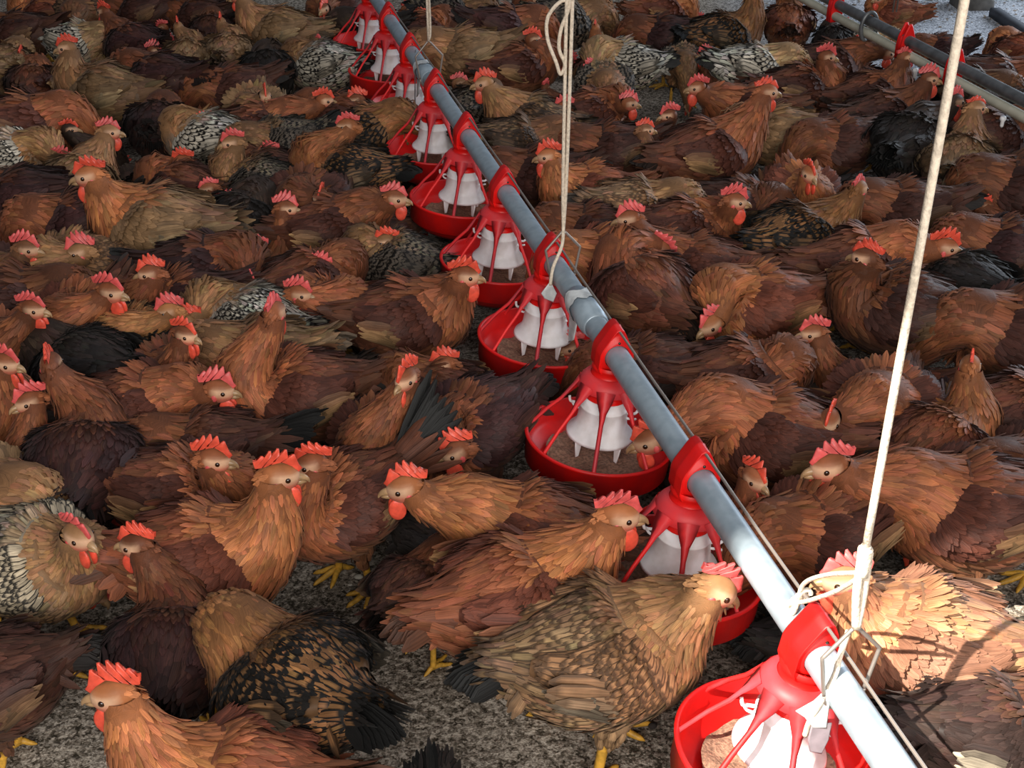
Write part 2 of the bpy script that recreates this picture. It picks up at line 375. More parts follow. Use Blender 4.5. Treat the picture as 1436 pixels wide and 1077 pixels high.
    add_ellipsoid(mb, hl, np.stack([hf*.036, hs*.0235, hu*.029]), 20 if lod < 2 else 12, 14 if lod < 2 else 9, headcol)
    # contour feathers, row by row from tail to head
    st = (.0088, .0125, .0175)[lod]; R = (4, 4, 3)[lod]
    d = .012
    PP, TT, NN, LL, WW, CC, TI, LA, LF, CU, SG = [], [], [], [], [], [], [], [], [], [], []
    row = 0
    while d < LEN-.012:
        f = d/LEN; fb = lenb/LEN
        onneck = np.clip((f-fb*.86)/(1-fb*.86), 0, 1); rump = np.clip(1-f/(fb*.4), 0, 1)*.75
        r1, r2 = np.interp(d, seg, R1), np.interp(d, seg, R2); circ = PI*(r1+r2)
        w = (.0150*(1-onneck)+.0085*onneck)*(1, 1.15, 1.55)[lod]*(.9 if lc else 1)
        cnt = max(6, int(circ/(w*.74)))
        ph = (np.arange(cnt)+(row % 2)*.5+RNG.uniform(-.22, .22, cnt))*2*PI/cnt
        dd = d+RNG.uniform(-.4, .4, cnt)*st
        q, nn, t = surf(dd, ph)
        L = (.052*(1-onneck)+.042*onneck+.034*rump)*RNG.uniform(.82, 1.2, cnt)*(1, 1.15, 1.35)[lod]
        if onneck > .75: L = L*.75
        if lc: L = L*(1-.22*(1-onneck))
        q2, n2_, _ = surf(np.maximum(dd-L, 0), ph); qm, nm, _ = surf(np.maximum(dd-L*.5, 0), ph)
        ch = q2-q; nn = nm; sg_ = np.clip(np.sum((qm-(q+q2)*.5)*nn, -1), -.001, .035)
        short = np.clip((L-dd)/L, 0, 1)[:, None]
        TT_ = norm(norm(ch+1e-6)*(1-short)-t*short+np.array([0, 0, -1.])*(.10+.25*rump*np.clip(.5-nn[:, 2:3], 0, 1))*(1-onneck*.8)+RNG.normal(0, .06 if onneck < .5 else .09, (cnt, 3)))
        SG.append(sg_)
        cc, la = colour(dd, ph, nn[:, 2])
        v = RNG.uniform(.72, 1.25, (cnt, 1)); hue = np.array([1, 1+rng.uniform(-.03, .03), 1])
        cc = cc*v*(1+RNG.normal(0, .05, (cnt, 3)))*hue
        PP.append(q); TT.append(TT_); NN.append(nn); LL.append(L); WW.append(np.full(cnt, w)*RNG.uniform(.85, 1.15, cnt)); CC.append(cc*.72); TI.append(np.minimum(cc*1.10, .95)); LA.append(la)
        LF.append(np.full(cnt, .12)+RNG.uniform(-.04, .07, cnt)); CU.append(np.full(cnt, .06))
        d += st*(1-.25*onneck)*(.82 if lc else 1); row += 1
    cat = np.concatenate
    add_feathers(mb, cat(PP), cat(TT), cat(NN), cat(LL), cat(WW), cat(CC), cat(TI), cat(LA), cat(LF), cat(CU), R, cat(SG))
    # short feathers on the back of the head
    if lod < 2:
        k = 60; dv = norm(RNG.normal(0, 1, (k*4, 3))); dv = dv[(dv[:, 0] < -.1) | (dv[:, 2] > .7)][:k]
        q = hl+dv@np.stack([hf*.036, hs*.0235, hu*.029]); nn = norm(dv@np.stack([hf, hs*1.3, hu*1.1])); k = len(q)
        add_feathers(mb, q, np.tile(-hf-hu*.4, (k, 1)), nn, .018, .008, np.tile(neck, (k, 1))*RNG.uniform(.75, 1.2, (k, 1)), lift=.05, curl=.15)
    mb.build('body', mat, root, True)
    # wings
    XB = np.array([p[0]*math.cos(pitch)+(p[2]-dz-.2)*math.sin(pitch) for p in P]); dr = lambda x: np.interp(x, XB[:nb], seg[:nb])
    for sg in (1, -1):
        wb = MB()
        ang = lambda deg: np.radians(deg) if sg > 0 else PI-np.radians(deg)
        # shell
        nx, ny = 12, 9
        xs = np.linspace(.084, -.138, nx); g = []
        for i, x in enumerate(xs):
            fx = i/(nx-1); top = 58-10*fx; bot = -30+48*fx**1.3-22*(1-fx)**4*-1
            for j in range(ny):
                fy = j/(ny-1); dg = top+(bot-top)*fy
                q, nn, t = surf(np.array([dr(x)]), np.array([ang(dg)]))
                b = .020*math.sin(PI*min(max(fy, .02), .98))**.5*math.sin(PI*min(fx*.85, 1))**.6-.002
                g.append(q[0]+nn[0]*b)
        g = np.array(g); qd = grid_q(nx, ny); qd = qd if sg > 0 else qd[:, ::-1]
        c4 = np.ones((len(g), 4)); c4[:, :3] = wing*.6; c4[:, 3] = .5; wb.add(g, qd, c=c4)
        G = g.reshape(nx, ny, 3)
        def wp(fx, fy):
            i = fx*(nx-1); j = fy*(ny-1); i0 = np.minimum(i.astype(int), nx-2); j0 = np.minimum(j.astype(int), ny-2); a_ = (i-i0)[:, None]; b_ = (j-j0)[:, None]
            p = G[i0, j0]*(1-a_)*(1-b_)+G[i0+1, j0]*a_*(1-b_)+G[i0, j0+1]*(1-a_)*b_+G[i0+1, j0+1]*a_*b_
            e1 = norm(G[i0+1, j0]-G[i0, j0]); e2 = norm(G[i0, j0+1]-G[i0, j0]); nn = norm(np.cross(e2, e1))*(1 if sg > 0 else -1)
            ctr = np.stack([p[:, 0], 0*p[:, 0], np.full(len(p), .2+dz)], -1); fl = np.sign(np.sum(nn*(p-ctr), -1, keepdims=True)); return p, nn*fl, e1
        # coverts
        rows = (24, 17, 11)[lod]; per = (17, 13, 8)[lod]
        for i in range(rows, -1, -1):
            fx = np.full(per, .03+i/rows*.76); fy = (np.arange(per)+.5*(i % 2)+RNG.uniform(.1, .5, per))/(per+.4)
            p, nn, e1 = wp(np.clip(fx+RNG.uniform(-.02, .02, per), 0, 1), np.clip(fy, 0, 1)); k = len(p)
            cc = wing[None]*RNG.uniform(.72, 1.28, (k, 1))
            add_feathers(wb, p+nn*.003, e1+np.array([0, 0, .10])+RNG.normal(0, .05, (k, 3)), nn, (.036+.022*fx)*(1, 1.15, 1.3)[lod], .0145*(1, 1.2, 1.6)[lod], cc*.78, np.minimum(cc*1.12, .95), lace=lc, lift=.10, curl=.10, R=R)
        # secondaries and primaries, folded along the flank
        kS = 7
        fy = np.linspace(.42, .98, kS); fx = np.linspace(.55, .42, kS)
        p, nn, e1 = wp(fx, fy); up = np.array([0, 0, 1.])
        Tt = e1+up*np.linspace(.02, .30, kS)[:, None]+RNG.normal(0, .03, (kS, 3))
        mixf = np.linspace(0, 1, kS)[:, None]; cc = (wing*(1-mixf)+prim*mixf)*RNG.uniform(.8, 1.15, (kS, 1))
        Ln = np.linspace(.08, .118, kS)*RNG.uniform(.9, 1.1, kS)
        add_feathers(wb, p+nn*np.linspace(.013, .008, kS)[:, None], Tt, nn, Ln, .026, cc*.75, cc, lace=lc*.8, lift=.06, curl=.06)
        kP = 5; fx = np.linspace(.62, .52, kP); fy = np.linspace(.62, .9, kP); p, nn, e1 = wp(fx, fy)
        Tt = e1+up*np.linspace(.05, .22, kP)[:, None]-nn*.05
        cc = prim[None]*RNG.uniform(.55, 1.1, (kP, 1)); add_feathers(wb, p+nn*.016, Tt, nn, np.linspace(.08, .105, kP), .019, cc*.35, cc, lace=lc*.8, lift=.03, curl=.05)
        wb.build('wing', mat, root, True)
    # tail
    tb = MB(); k = 16; base = P[1]+np.array([.012, 0, .004]); aa = np.linspace(-1, 1, k)
    Tt, Nn, Bp, Ln = [], [], [], []
    for i, a_ in enumerate(aa):
        el = tail_up*(1.05-.55*abs(a_)); yw = a_*.42
        Tt.append((-math.cos(el)*math.cos(yw), math.cos(el)*math.sin(yw)*(1), math.sin(el)))
        Nn.append((.35, np.sign(a_)*1.0 if abs(a_) > .05 else .2, .55)); Bp.append(base+np.array([0, a_*.03, -.012*abs(a_)])); Ln.append((.105-.025*abs(a_))*tail_len*RNG.uniform(.9, 1.1))
    cc = tail[None]*RNG.uniform(.7, 1.4, (k, 1)); add_feathers(tb, np.array(Bp), np.array(Tt), np.array(Nn), np.array(Ln), .032, cc, cc*.85, lace=0, lift=.02, curl=.10)
    k2 = 26 if lod < 2 else 14                                  # soft coverts that hide the base
    aa = RNG.uniform(-1.3, 1.3, k2); el = tail_up*.75+RNG.uniform(-.35, .15, k2)-.25*np.abs(aa)
    Tt = np.stack([-np.cos(el)*np.cos(aa*.6), np.cos(el)*np.sin(aa*.6), np.sin(el)], -1); Nn = np.stack([0*aa+.2, aa, .9-.5*np.abs(aa)], -1)
    cc = (back*.7+tail*.3)[None]*RNG.uniform(.7, 1.25, (k2, 1)); add_feathers(tb, base+np.stack([.028+0*aa, aa*.035, .006-.018*np.abs(aa)], -1), Tt, Nn, RNG.uniform(.05, .085, k2)*tail_len, .022, cc*.7, cc*1.1, lace=lc*.7, lift=.1, curl=.28)
    tb.build('tail', mat, root, True)
    # comb: serrated blade on the skull
    cb = MB(); npt = 5
    ck = comb; lean = rng.uniform(-.25, .25)
    pts = []
    prof = [(.030, .004), (.036, .013), (.030, .020)]
    for i in range(npt):
        x0 = .024-i*.0135; hgt = (.034, .043, .045, .040, .030)[i]
        prof += [(x0, .024+.004*ck), (x0-.003, hgt*.98+.012*(ck-1)), (x0-.0065, hgt+.010*(ck-1)), (x0-.0105, hgt*.72)]
    prof += [(-.050, .022), (-.046, .012), (-.034, .014), (-.02, .02), (0, .022), (.018, .018)]
    z0 = .010
    for x, z in prof:
        zz = max(z, 0)*(.85+.35*ck) if z > .02 else z
        pts.append(hl+hf*(x*(.85+.15*ck)+.002)+hu*(zz+z0*.6)+hs*lean*max(zz-.02, 0))
    add_comb(cb, np.array(pts), hs, .0075)
    cb.build('comb', MAT['comb'] if rng.random() < .6 else MAT['combp'], root)
    # wattles
    for sg in (1, -1):
        w_ = MB(); c = hl+hf*.021+hs*sg*.0085-hu*(.031+.009*ck)
        add_ellipsoid(w_, c, np.stack([hf*.0175*(.45+.55*ck)+hu*.002, hs*.0055, hu*.0235*(.45+.55*ck)-hf*.002]), 12, 9); w_.build('wattle', MAT['comb'], root)
    # ear lobe and eye
    for sg in (1, -1):
        if lod < 2:
            e = MB(); add_ellipsoid(e, hl-hf*.006+hs*sg*.0205-hu*.009, np.stack([hf*.007, hs*.004, hu*.010]), 10, 8); e.build('ear_lobe', MAT['combp'], root)
        e = MB(); add_ellipsoid(e, hl+hf*.013+hs*sg*.0205+hu*.004, np.stack([hf*.0054, hs*.0038, hu*.0054]), 10, 8); e.build('eye', MAT['eye'], root)
    # beak, upper half hooked over the lower
    bk = MB(); o = hl-hu*.003
    up_ = catmull(np.array([o+hf*.026+hu*.002, o+hf*.039+hu*.002, o+hf*.048-hu*.002, o+hf*.053-hu*.009]), 4); add_tube(bk, up_, np.linspace(.0100, .0014, len(up_)), 10)
    lo = np.array([o+hf*.026-hu*.008, o+hf*.038-hu*.008, o+hf*.047-hu*.0085]); add_tube(bk, lo, [.0072, .0055, .0014], 8)
    bk.build('beak', MAT['beak'], root)
    # legs
    if not sit and legs:
        for sg in (1, -1):
            lg = MB(); off = rng.uniform(-.03, .04)
            ank = np.array([-.016, sg*.053, .112]); ft = np.array([-.006+off, sg*.056, .012])
            sh = np.array([ank, ank*.7+ft*.3, ank*.3+ft*.7, ft]); add_tube(lg, catmull(sh, 3), np.interp(np.linspace(0, 1, 10), [0, .2, .8, 1], [.011, .0088, .0085, .0105]), 9)
            for an, ln in ((0, .062), (.62, .05), (-.62, .05), (PI+.25*sg, .026)):
                dr_ = np.array([math.cos(an), math.sin(an), 0]); tp = np.array([ft+np.array([0, 0, .001]), ft+dr_*ln*.35+np.array([0, 0, .002]), ft+dr_*ln*.7-np.array([0, 0, .004]), ft+dr_*ln-np.array([0, 0, .007]), ft+dr_*(ln+.010)-np.array([0, 0, .0105])])
                add_tube(lg, catmull(tp, 3), np.interp(np.linspace(0, 1, 13), [0, .5, .8, 1], [.0085, .0062, .005, .0012]), 8)
            lg.build('leg', MAT['leg'], root)
    return root
def add_comb(mb, pts, nrm, th):
    """the outline has a top edge and a bottom edge; bridge them as a thin rounded blade"""
    n = len(pts); nt_ = n-6
    top = pts[:nt_]; bot = pts[nt_:][::-1]
    # resample bottom to the top count
    t = np.linspace(0, 1, nt_); tb = np.linspace(0, 1, len(bot)); b = np.stack([np.interp(t, tb, bot[:, k]) for k in range(3)], -1)
    mid = top*.5+b*.5
    rows = np.stack([b-nrm*th*.5, mid-nrm*th*.5, top*.9+mid*.1-nrm*th*.28, top, top*.9+mid*.1+nrm*th*.28, mid+nrm*th*.5, b+nrm*th*.5])
    mb.add(rows.reshape(-1, 3), grid_q(7, nt_))
    for e in (0, -1):
        r = rows[:, e]; c = r.mean(0); mb.add(np.concatenate([[c], r]), np.array([(0, 1+j, 1+(j+1) % 7) if e else (0, 1+(j+1) % 7, 1+j) for j in range(7)]))

# body px, heading (0 right, 90 away, 180 left, 270 towards the viewer), head px or pose, head heading, palette, size, options, label
F = [
# --- front left
(318,1108,178,(160,975),182,'O',1.0,dict(c=1.25,t=.3),'bright orange hen with tall red comb at the bottom edge, facing left'),
(405,958,142,'d',140,'G',1.05,dict(t=-.1),'black and gold laced chicken preening behind the bottom orange hen, head hidden'),
(245,905,98,(192,765),170,'M',.92,dict(c=1.0,t=-.45,tl=.9),'dark maroon chicken seen from behind with orange neck, comb turned left'),
(290,790,8,(393,668),10,'O',1.05,dict(c=1.15,t=-.15),'tall orange hen with bright red wattles standing over bare ground, facing right'),
(52,790,345,(110,752),325,'W',.98,dict(c=.9),'buff white-speckled hen at left edge bending its head down, yellow leg showing'),
(20,690,345,'d',330,'T',1.0,dict(),'plain tan chicken cut by left edge directly behind the buff speckled hen'),
(-22,965,200,'d',200,'B',.85,dict(t=.1),'dark brown chicken cut off at the lower left corner, cream wing quills showing'),
(92,640,96,(72,512),100,'M',1.02,dict(c=.8,t=-.3),'dark chestnut chicken seen from behind, long brown neck and purple-brown wings, left edge'),
(34,600,262,(45,533),215,'R',.9,dict(c=1.15,h=1),'chestnut hen at left edge facing left in front of the purple-brown backed chicken'),
(-25,580,350,(8,510),345,'R',.95,dict(c=1.2),'chestnut chicken at left edge with only comb and red face inside the picture'),
(205,590,3,(300,550),-2,'R',1.0,dict(c=1.2,t=.1),'chestnut hen on yellow legs with big coral comb, profile to the right'),
(262,695,352,(300,645),355,'R',.97,dict(c=1.25,t=.2),'chestnut hen squeezed between the yellow-legged hen and the tall orange hen'),
(476,708,222,(437,652),185,'R',.97,dict(c=1.1,t=1.0,tl=1.9,tc='K',p=.05),'brown hen with upright dark tail facing the tall orange hen beak to beak'),
(410,555,195,(385,440),75,'R',1.03,dict(c=.8,t=.25),'chestnut hen with neck stretched up, head turned away showing pink comb from behind'),
(560,445,4,(648,400),0,'R',1.03,dict(c=1.1,t=-.2),'large chestnut hen left of the fourth feeder with tan folded wing, facing right'),
(585,590,255,(570,532),240,'R',.9,dict(c=1.35,t=.3),'chicken facing the viewer with very tall thin red comb, below the big chestnut hen'),
(676,585,165,(622,512),185,'R',.9,dict(c=1.0,t=.0),'chestnut hen with black-edged wing beside the tall-combed chicken, facing left'),
(668,612,222,(640,634),195,'M',.98,dict(c=1.2,t=.0,np=1,p=.0),'very dark maroon hen left of the third feeder pan, red comb facing left'),
(662,760,172,(568,685),185,'O',1.03,dict(c=1.0,t=.05),'orange-necked hen in the centre front facing left with open beak toward bare ground'),
(606,826,60,'d',60,'B',.72,dict(t=-.2,np=1),'dark brown chicken half hidden beneath the centre orange-necked hen'),
(745,835,22,(868,725),5,'O',1.08,dict(c=1.1,t=-.25),'large orange hen with golden hackle reaching toward the second feeder, facing right'),
(855,915,12,(995,835),5,'Y',1.12,dict(c=.8,t=-.35,tc='K',hp=-.7),'big speckled brown hen on yellow legs eating from the second feeder'),
(655,708,340,(640,686),0,'K',.74,dict(c=1.0,h=1,np=1),'dark chicken with only comb and eye peeking over the centre orange-necked hen'),
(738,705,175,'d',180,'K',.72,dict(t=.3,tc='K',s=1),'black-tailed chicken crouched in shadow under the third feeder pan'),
(614,1245,275,'d',270,'K',.85,dict(t=.9,tc='K'),'chicken below the bottom edge with only black tail tips poking up'),
# --- front right of the line
(1295,885,165,(1183,818),180,'P',1.08,dict(c=.9,t=-.1),'sunlit golden orange hen right of the nearest feeder with a diagonal shadow stripe'),
(1160,765,205,'d',200,'R',1.0,dict(t=.1),'brown-backed chicken bowed behind the pipe just above the sunlit hen'),
(1295,700,176,(1163,655),190,'R',1.12,dict(c=.95,t=-.2),'long chestnut hen facing left right of the near rope, tan fluffy underside'),
(1395,1012,5,'d',340,'Q',.95,dict(t=.1),'dark brown chicken in the lower right corner with cream quills catching the sun'),
(1495,955,0,'u',0,'S',.95,dict(t=.2),'pale speckled chicken at right edge showing only white tail fluff'),
(1085,880,10,'d',0,'K',.8,dict(t=.0,s=1),'blackish chicken sitting in shadow under the pipe below the second feeder'),
(1040,620,172,(912,618),185,'R',1.1,dict(c=.9,t=-.1),'brown hen across the pipe with its head in the third feeder pan'),
(1035,690,285,(1058,672),300,'R',.9,dict(c=1.0,h=1),'brown hen bending forward just right of the pipe, coral comb toward viewer'),
(1200,565,240,(1162,592),245,'R',1.02,dict(c=.8),'chestnut chicken with bowed head and narrow pink comb behind the long chestnut hen'),
(1190,525,188,(1140,468),182,'R',.92,dict(c=1.1,h=1),'hen with long smooth orange-brown neck and coral comb looking left above the bowed one'),
(1015,555,5,(1068,545),0,'R',.98,dict(c=1.2),'brown hen right of the pipe with bright orange comb lowered, facing right'),
(1105,575,95,'d',90,'K',.8,dict(t=.4,tc='K',h=1),'black-feathered chicken directly before the beak of the orange-combed hen'),
(1068,440,195,(998,452),215,'O',1.05,dict(c=.95,t=.1),'round orange hen right of the pipe with head drooped left, coral comb in profile'),
(1105,525,85,(1095,495),90,'B',.8,dict(c=.5,h=1),'small-headed brown chicken seen from behind as an upright narrow neck, right of the pipe'),
(1262,445,170,(1210,373),140,'B',1.1,dict(c=.8,t=-.2),'large dark brown hen with raised neck, head turned away, left of the near rope'),
(1215,372,2,(1310,350),-5,'R',1.05,dict(c=1.25,t=.0),'brown hen right of the near rope with big pink comb, facing right'),
(1125,338,22,(1195,280),50,'G',1.05,dict(c=.6,t=-.1),'black and gold laced hen with pale neck among brown hens right of the line'),
(1265,298,178,'d',180,'B',1.0,dict(t=.1),'brown chicken with head tucked down touching the gold laced hen, facing left'),
(1395,460,180,'d',180,'B',1.08,dict(t=-.1),'dark brown hen on yellow legs at right edge with tan folded wing quills'),
(1405,355,165,'d',160,'M',1.0,dict(),'dark maroon chicken at right edge above the tan-quilled hen'),
(1318,620,40,(1360,515),70,'O',1.0,dict(c=.5,t=-.1),'orange chicken stretching a thick upright neck, small pink comb seen from behind'),
(1418,590,0,'u',0,'R',1.0,dict(t=.1),'brown hen leaving the right edge beside the upright orange neck'),
(1412,675,195,'d',190,'B',1.0,dict(t=.2),'dull grey-brown chicken at right edge behind the tail of the long chestnut hen'),
(1298,560,200,(1262,540),215,'M',.95,dict(c=1.0,h=1),'dark hen whose red comb and wattle show right behind the near rope'),
(905,432,120,'q',120,'R',1.08,dict(t=-.3),'rounded red-brown chicken seen from behind preening right of the pipe coupling'),
(848,375,192,'d',190,'O',.95,dict(t=.0),'golden brown chicken beyond the pipe, tail right, at the hanger of the middle rope'),
(945,372,172,(882,308),185,'R',1.0,dict(c=1.1,t=-.3),'orange-necked hen looking left with cream tail quills, right of the middle rope'),
(960,325,8,(1020,300),0,'R',1.0,dict(c=1.2,t=.1),'brown hen with bright pink comb facing right above the cream-quilled hen'),
(925,298,12,(962,295),15,'R',.9,dict(c=1.0,h=1),'brown hen with coral comb mostly hidden behind the pink-combed one'),
(1045,292,340,(1063,315),320,'B',.95,dict(c=.5),'brown chicken bending its bare head straight down left of the gold laced hen'),
(842,297,5,'d',0,'Y',1.0,dict(t=.1),'pale tan speckled chicken behind the two strands of the middle rope'),
(828,330,175,'d',180,'B',.95,dict(t=.1),'dark brown chicken with curved back under the pale speckled one by the middle rope'),
(925,528,185,'d',190,'B',.9,dict(t=.6),'brown chicken bent double beside the pipe below the rounded preening one'),
(850,492,200,(803,487),190,'B',.85,dict(c=1.0,h=1),'chicken behind the fourth feeder with its small pink comb inside the pan'),
(1340,400,120,'d',120,'K',.95,dict(t=.2),'black chicken in shadow right of the big pink-combed brown hen'),
(985,590,150,'d',150,'B',.9,dict(h=1),'dark brown chicken in shadow between the pipe wire and the orange-combed hen'),
# --- middle right, upper
(818,262,192,(768,220),185,'O',.98,dict(c=1.25,t=-.2),'orange hen at the middle rope with tall comb, looking left'),
(845,215,188,'d',190,'B',1.0,dict(t=.3),'brown chicken with folded grey-brown wing behind the orange hen at the middle rope'),
(888,235,30,(905,183),10,'L',.85,dict(c=.85,h=1),'olive-brown slim hen with small orange comb between dark chickens'),
(930,200,185,(938,163),190,'B',.9,dict(c=1.2,h=1),'dark hen whose red comb shows above the long dark back, right of the olive hen'),
(1000,215,14,(1075,130),12,'R',1.12,dict(c=.75,t=-.15),'large chestnut hen standing tall with white-flecked thighs, facing right'),
(1092,192,165,'d',170,'T',.98,dict(t=.2),'tan chicken with brown drooping tail pressed behind the tall chestnut hen'),
(1045,158,178,(985,130),180,'R',1.0,dict(c=1.1,t=.1),'chestnut hen with red comb looking left behind the tall chestnut hen'),
(870,92,190,(830,92),225,'S',1.02,dict(c=1.0),'white and black scalloped hen lowering its red face, right of the middle rope'),
(848,122,270,'d',270,'C',.9,dict(),'dark mottled chicken round-backed below the white scalloped hen'),
(835,170,182,(790,152),185,'R',.92,dict(c=1.2,h=1),'hen with big red comb facing left tight against the middle rope'),
(835,160,2,(875,148),0,'R',.92,dict(c=1.1),'brown hen facing right back to back with the big-combed one at the rope'),
(838,75,85,(835,40),80,'O',.85,dict(c=.7,h=1),'slim orange neck seen from behind left of the white scalloped hen'),
(735,95,12,(758,68),5,'R',1.0,dict(c=1.0,t=.2),'orange-brown hen with pale breast facing right beside the hanging rope loop'),
(800,30,10,'d',0,'C',1.05,dict(t=.3,tc='K'),'black and white barred chicken behind the hanging rope loop at the top edge'),
(932,18,15,(970,20),10,'O',.95,dict(c=1.0),'orange-tan hen at the top edge right of the middle rope, facing right'),
(925,52,180,'d',180,'M',.95,dict(t=.3,tc='K'),'dark maroon chicken with black tail beneath the top-edge orange-tan hen'),
(958,92,265,'d',260,'C',.8,dict(t=.8,tc='K'),'black laced chicken showing its dark scalloped tail right of the white hen'),
(1018,52,18,(1062,-15),20,'G',1.05,dict(c=.6),'dark laced hen at the top edge with head out of the picture'),
(1030,95,190,(988,78),185,'B',.85,dict(c=1.1,h=1),'hen with a red comb looking left under the dark laced top-edge hen'),
(1062,100,5,'d',0,'S',1.05,dict(t=.0),'white and black flecked chicken right of the dark laced hen, head lowered'),
(1105,35,80,(1098,-20),85,'O',.95,dict(c=.6),'orange chicken from behind at the top edge before the pale open floor'),
(1128,128,8,(1163,105),0,'R',1.0,dict(c=1.15,t=.2),'chestnut hen with bright red comb facing right, just before the drinker line flock'),
(1168,92,8,(1240,75),10,'B',1.0,dict(c=.9),'brown hen stretching its long back toward the drinker line'),
(1205,92,95,(1200,64),100,'M',.85,dict(c=.9,h=1),'dark neck with a red comb from behind, left of the drinker line'),
(1168,58,85,(1178,40),90,'K',.75,dict(c=.9,t=.9,tc='K'),'black-tailed chicken with red comb on the pale floor left of the drinker line'),
(1218,60,0,'d',0,'S',.72,dict(),'bluish white speckled chicken under the drinker line'),
(1222,135,12,(1266,93),20,'R',.98,dict(c=.6),'brown hen with grey laced wing raising its beak to the drinker line'),
(1242,165,15,(1297,122),-5,'B',1.0,dict(c=1.15),'dark brown hen with red comb facing right below the drinker line'),
(1278,205,55,(1328,152),30,'K',1.12,dict(c=.9),'big black chicken left of the near rope with its red wattle behind the rope'),
(1350,235,62,(1368,152),15,'T',1.05,dict(c=.4),'tan-bellied chicken from behind lifting its open beak to the drinker line'),
(1398,190,0,'u',0,'B',1.0,dict(),'dark brown chicken right of the beak-lifting one near the right edge'),
(1415,262,178,'d',180,'B',1.05,dict(),'dark brown chicken at right edge, third above the tan-quilled hen'),
(1345,305,10,(1380,290),10,'B',.9,dict(c=.6,h=1),'chicken with only a small pink comb visible below the tan-bellied one'),
(1115,278,275,(1135,245),285,'O',.98,dict(c=.8),'orange-brown chicken with a narrow red face toward the viewer, above the gold laced hen'),
(1165,200,200,'d',200,'B',1.0,dict(),'dark brown standing chicken with legs visible left of the big black one'),
(1250,18,165,(1228,6),185,'O',.8,dict(c=.9),'orange hen beyond the drinker line at the top edge'),
(1425,80,100,'d',90,'O',.95,dict(),'orange-backed chicken beyond the drinker line at the right edge'),
(1402,112,350,'d',350,'B',.95,dict(),'grey-brown chicken beyond the drinker line below the orange-backed one'),
(1315,72,175,'d',180,'M',.78,dict(t=.7,s=1),'dark maroon chicken sitting beyond the drinker line between the red brackets'),
(1368,130,350,'d',350,'L',.9,dict(),'brown laced chicken directly under the drinker line right of the near rope'),
(1415,160,180,'d',180,'K',.85,dict(tc='K'),'black chicken under the drinker line close to the right edge'),
(1310,112,60,'d',60,'K',.85,dict(h=1),'black chicken drinking under the drinker line between the brackets'),
# --- left flock, middle
(290,492,183,'d',180,'T',.98,dict(t=.1),'chicken with a tan wing lying behind the head of the yellow-legged hen'),
(285,610,182,'d',180,'B',.9,dict(t=.45,tl=1.7,tc='K'),'chicken hidden behind the yellow-legged hen, its dark tail fanned to the right'),
(235,310,176,(138,272),190,'T',1.18,dict(c=1.0,t=-.25,al='O'),'large tan-orange hen stretched out facing left, cream wing quills, upper left flock'),
(465,318,4,(545,288),-5,'R',1.02,dict(c=.9,t=-.2),'broad chestnut hen left of the sixth feeder, orange neck lowered to the right'),
(385,325,35,(402,293),0,'R',.95,dict(c=1.1,h=1),'hen with red comb looking right behind the broad chestnut hen'),
(575,370,172,(527,345),180,'C',.92,dict(c=1.0,al='Y'),'buff-headed mottled hen facing left between the two large chestnut hens'),
(440,425,30,(466,375),0,'R',.95,dict(c=1.1),'slim brown hen with pink comb and raised neck behind the large chestnut hen'),
(400,440,350,(420,413),-10,'R',.92,dict(c=1.15),'brown hen with low head and round wattle, in front of the slim raised one'),
(520,440,170,(482,412),180,'B',.85,dict(c=1.1,h=1),'chicken hidden behind the large chestnut hen, only its serrated comb showing'),
(372,385,215,(358,353),195,'B',.9,dict(c=1.2,h=1),'brown hen with upright pink comb looking left, uppermost of a close pair'),
(300,385,5,(352,395),300,'M',1.02,dict(c=1.0,t=.5,tc='K'),'dark maroon hen with pink comb facing the viewer, lower of a close pair'),
(222,440,205,(208,393),185,'M',.95,dict(c=1.05),'very dark hen with slanted pink comb looking left'),
(88,378,240,(112,355),190,'Y',1.0,dict(c=1.2),'buff hen with scaled neck and big pink comb looking left, near the left edge'),
(25,392,330,(38,350),-5,'B',.95,dict(c=1.2,al='L'),'pale-faced hen with full red comb at the left edge looking right'),
(165,450,255,(155,410),-15,'R',1.0,dict(c=1.15,t=.5),'orange-breasted hen with curved red comb looking right toward the very dark hen'),
(42,490,290,(46,434),-10,'R',.92,dict(c=1.0),'slim upright chestnut hen at the left edge looking right'),
(78,430,10,'d',0,'B',1.0,dict(),'dark brown back between the slim upright hen and the buff scaled hen'),
(228,480,215,(237,438),190,'G',.9,dict(c=1.2),'gold-headed laced hen with pink comb looking left, first of three bunched heads'),
(318,455,160,(282,440),185,'S',1.0,dict(c=1.1,al='Y'),'pale buff hen with black and white scaled back in the bunch of three heads'),
(248,500,300,(260,470),335,'M',.88,dict(c=1.0),'dark maroon hen looking down right, lowest of the three bunched heads'),
(145,505,150,'d',150,'K',1.0,dict(t=-.2,tc='K'),'grey-brown chicken with black wing quills seen from behind, above the yellow-legged hen'),
(120,325,190,'d',190,'M',1.0,dict(t=.9,tl=1.1),'dark maroon chicken with a raised tail behind the buff scaled hen'),
(28,285,175,'d',180,'M',1.08,dict(t=-.2),'large purple-brown back at the left edge above the pale-faced hen'),
(25,225,2,(80,222),-8,'S',.98,dict(c=1.2,al='Y'),'buff-necked speckled hen with big coral comb at the left edge looking right'),
(112,258,75,(152,190),5,'T',1.0,dict(c=.9),'tan upright-necked hen with grey back looking right, above the large tan-orange hen'),
(42,178,15,'d',0,'R',1.12,dict(t=-.2),'broad brown back at the left edge above the speckled hen'),
(285,262,155,(256,228),185,'R',.95,dict(c=1.1),'chestnut hen with red wattles looking left above the large tan-orange hen'),
(352,262,160,(322,223),190,'C',.98,dict(c=1.0,al='Y'),'golden-necked hen with dark scaled body looking left, next to the red-wattled hen'),
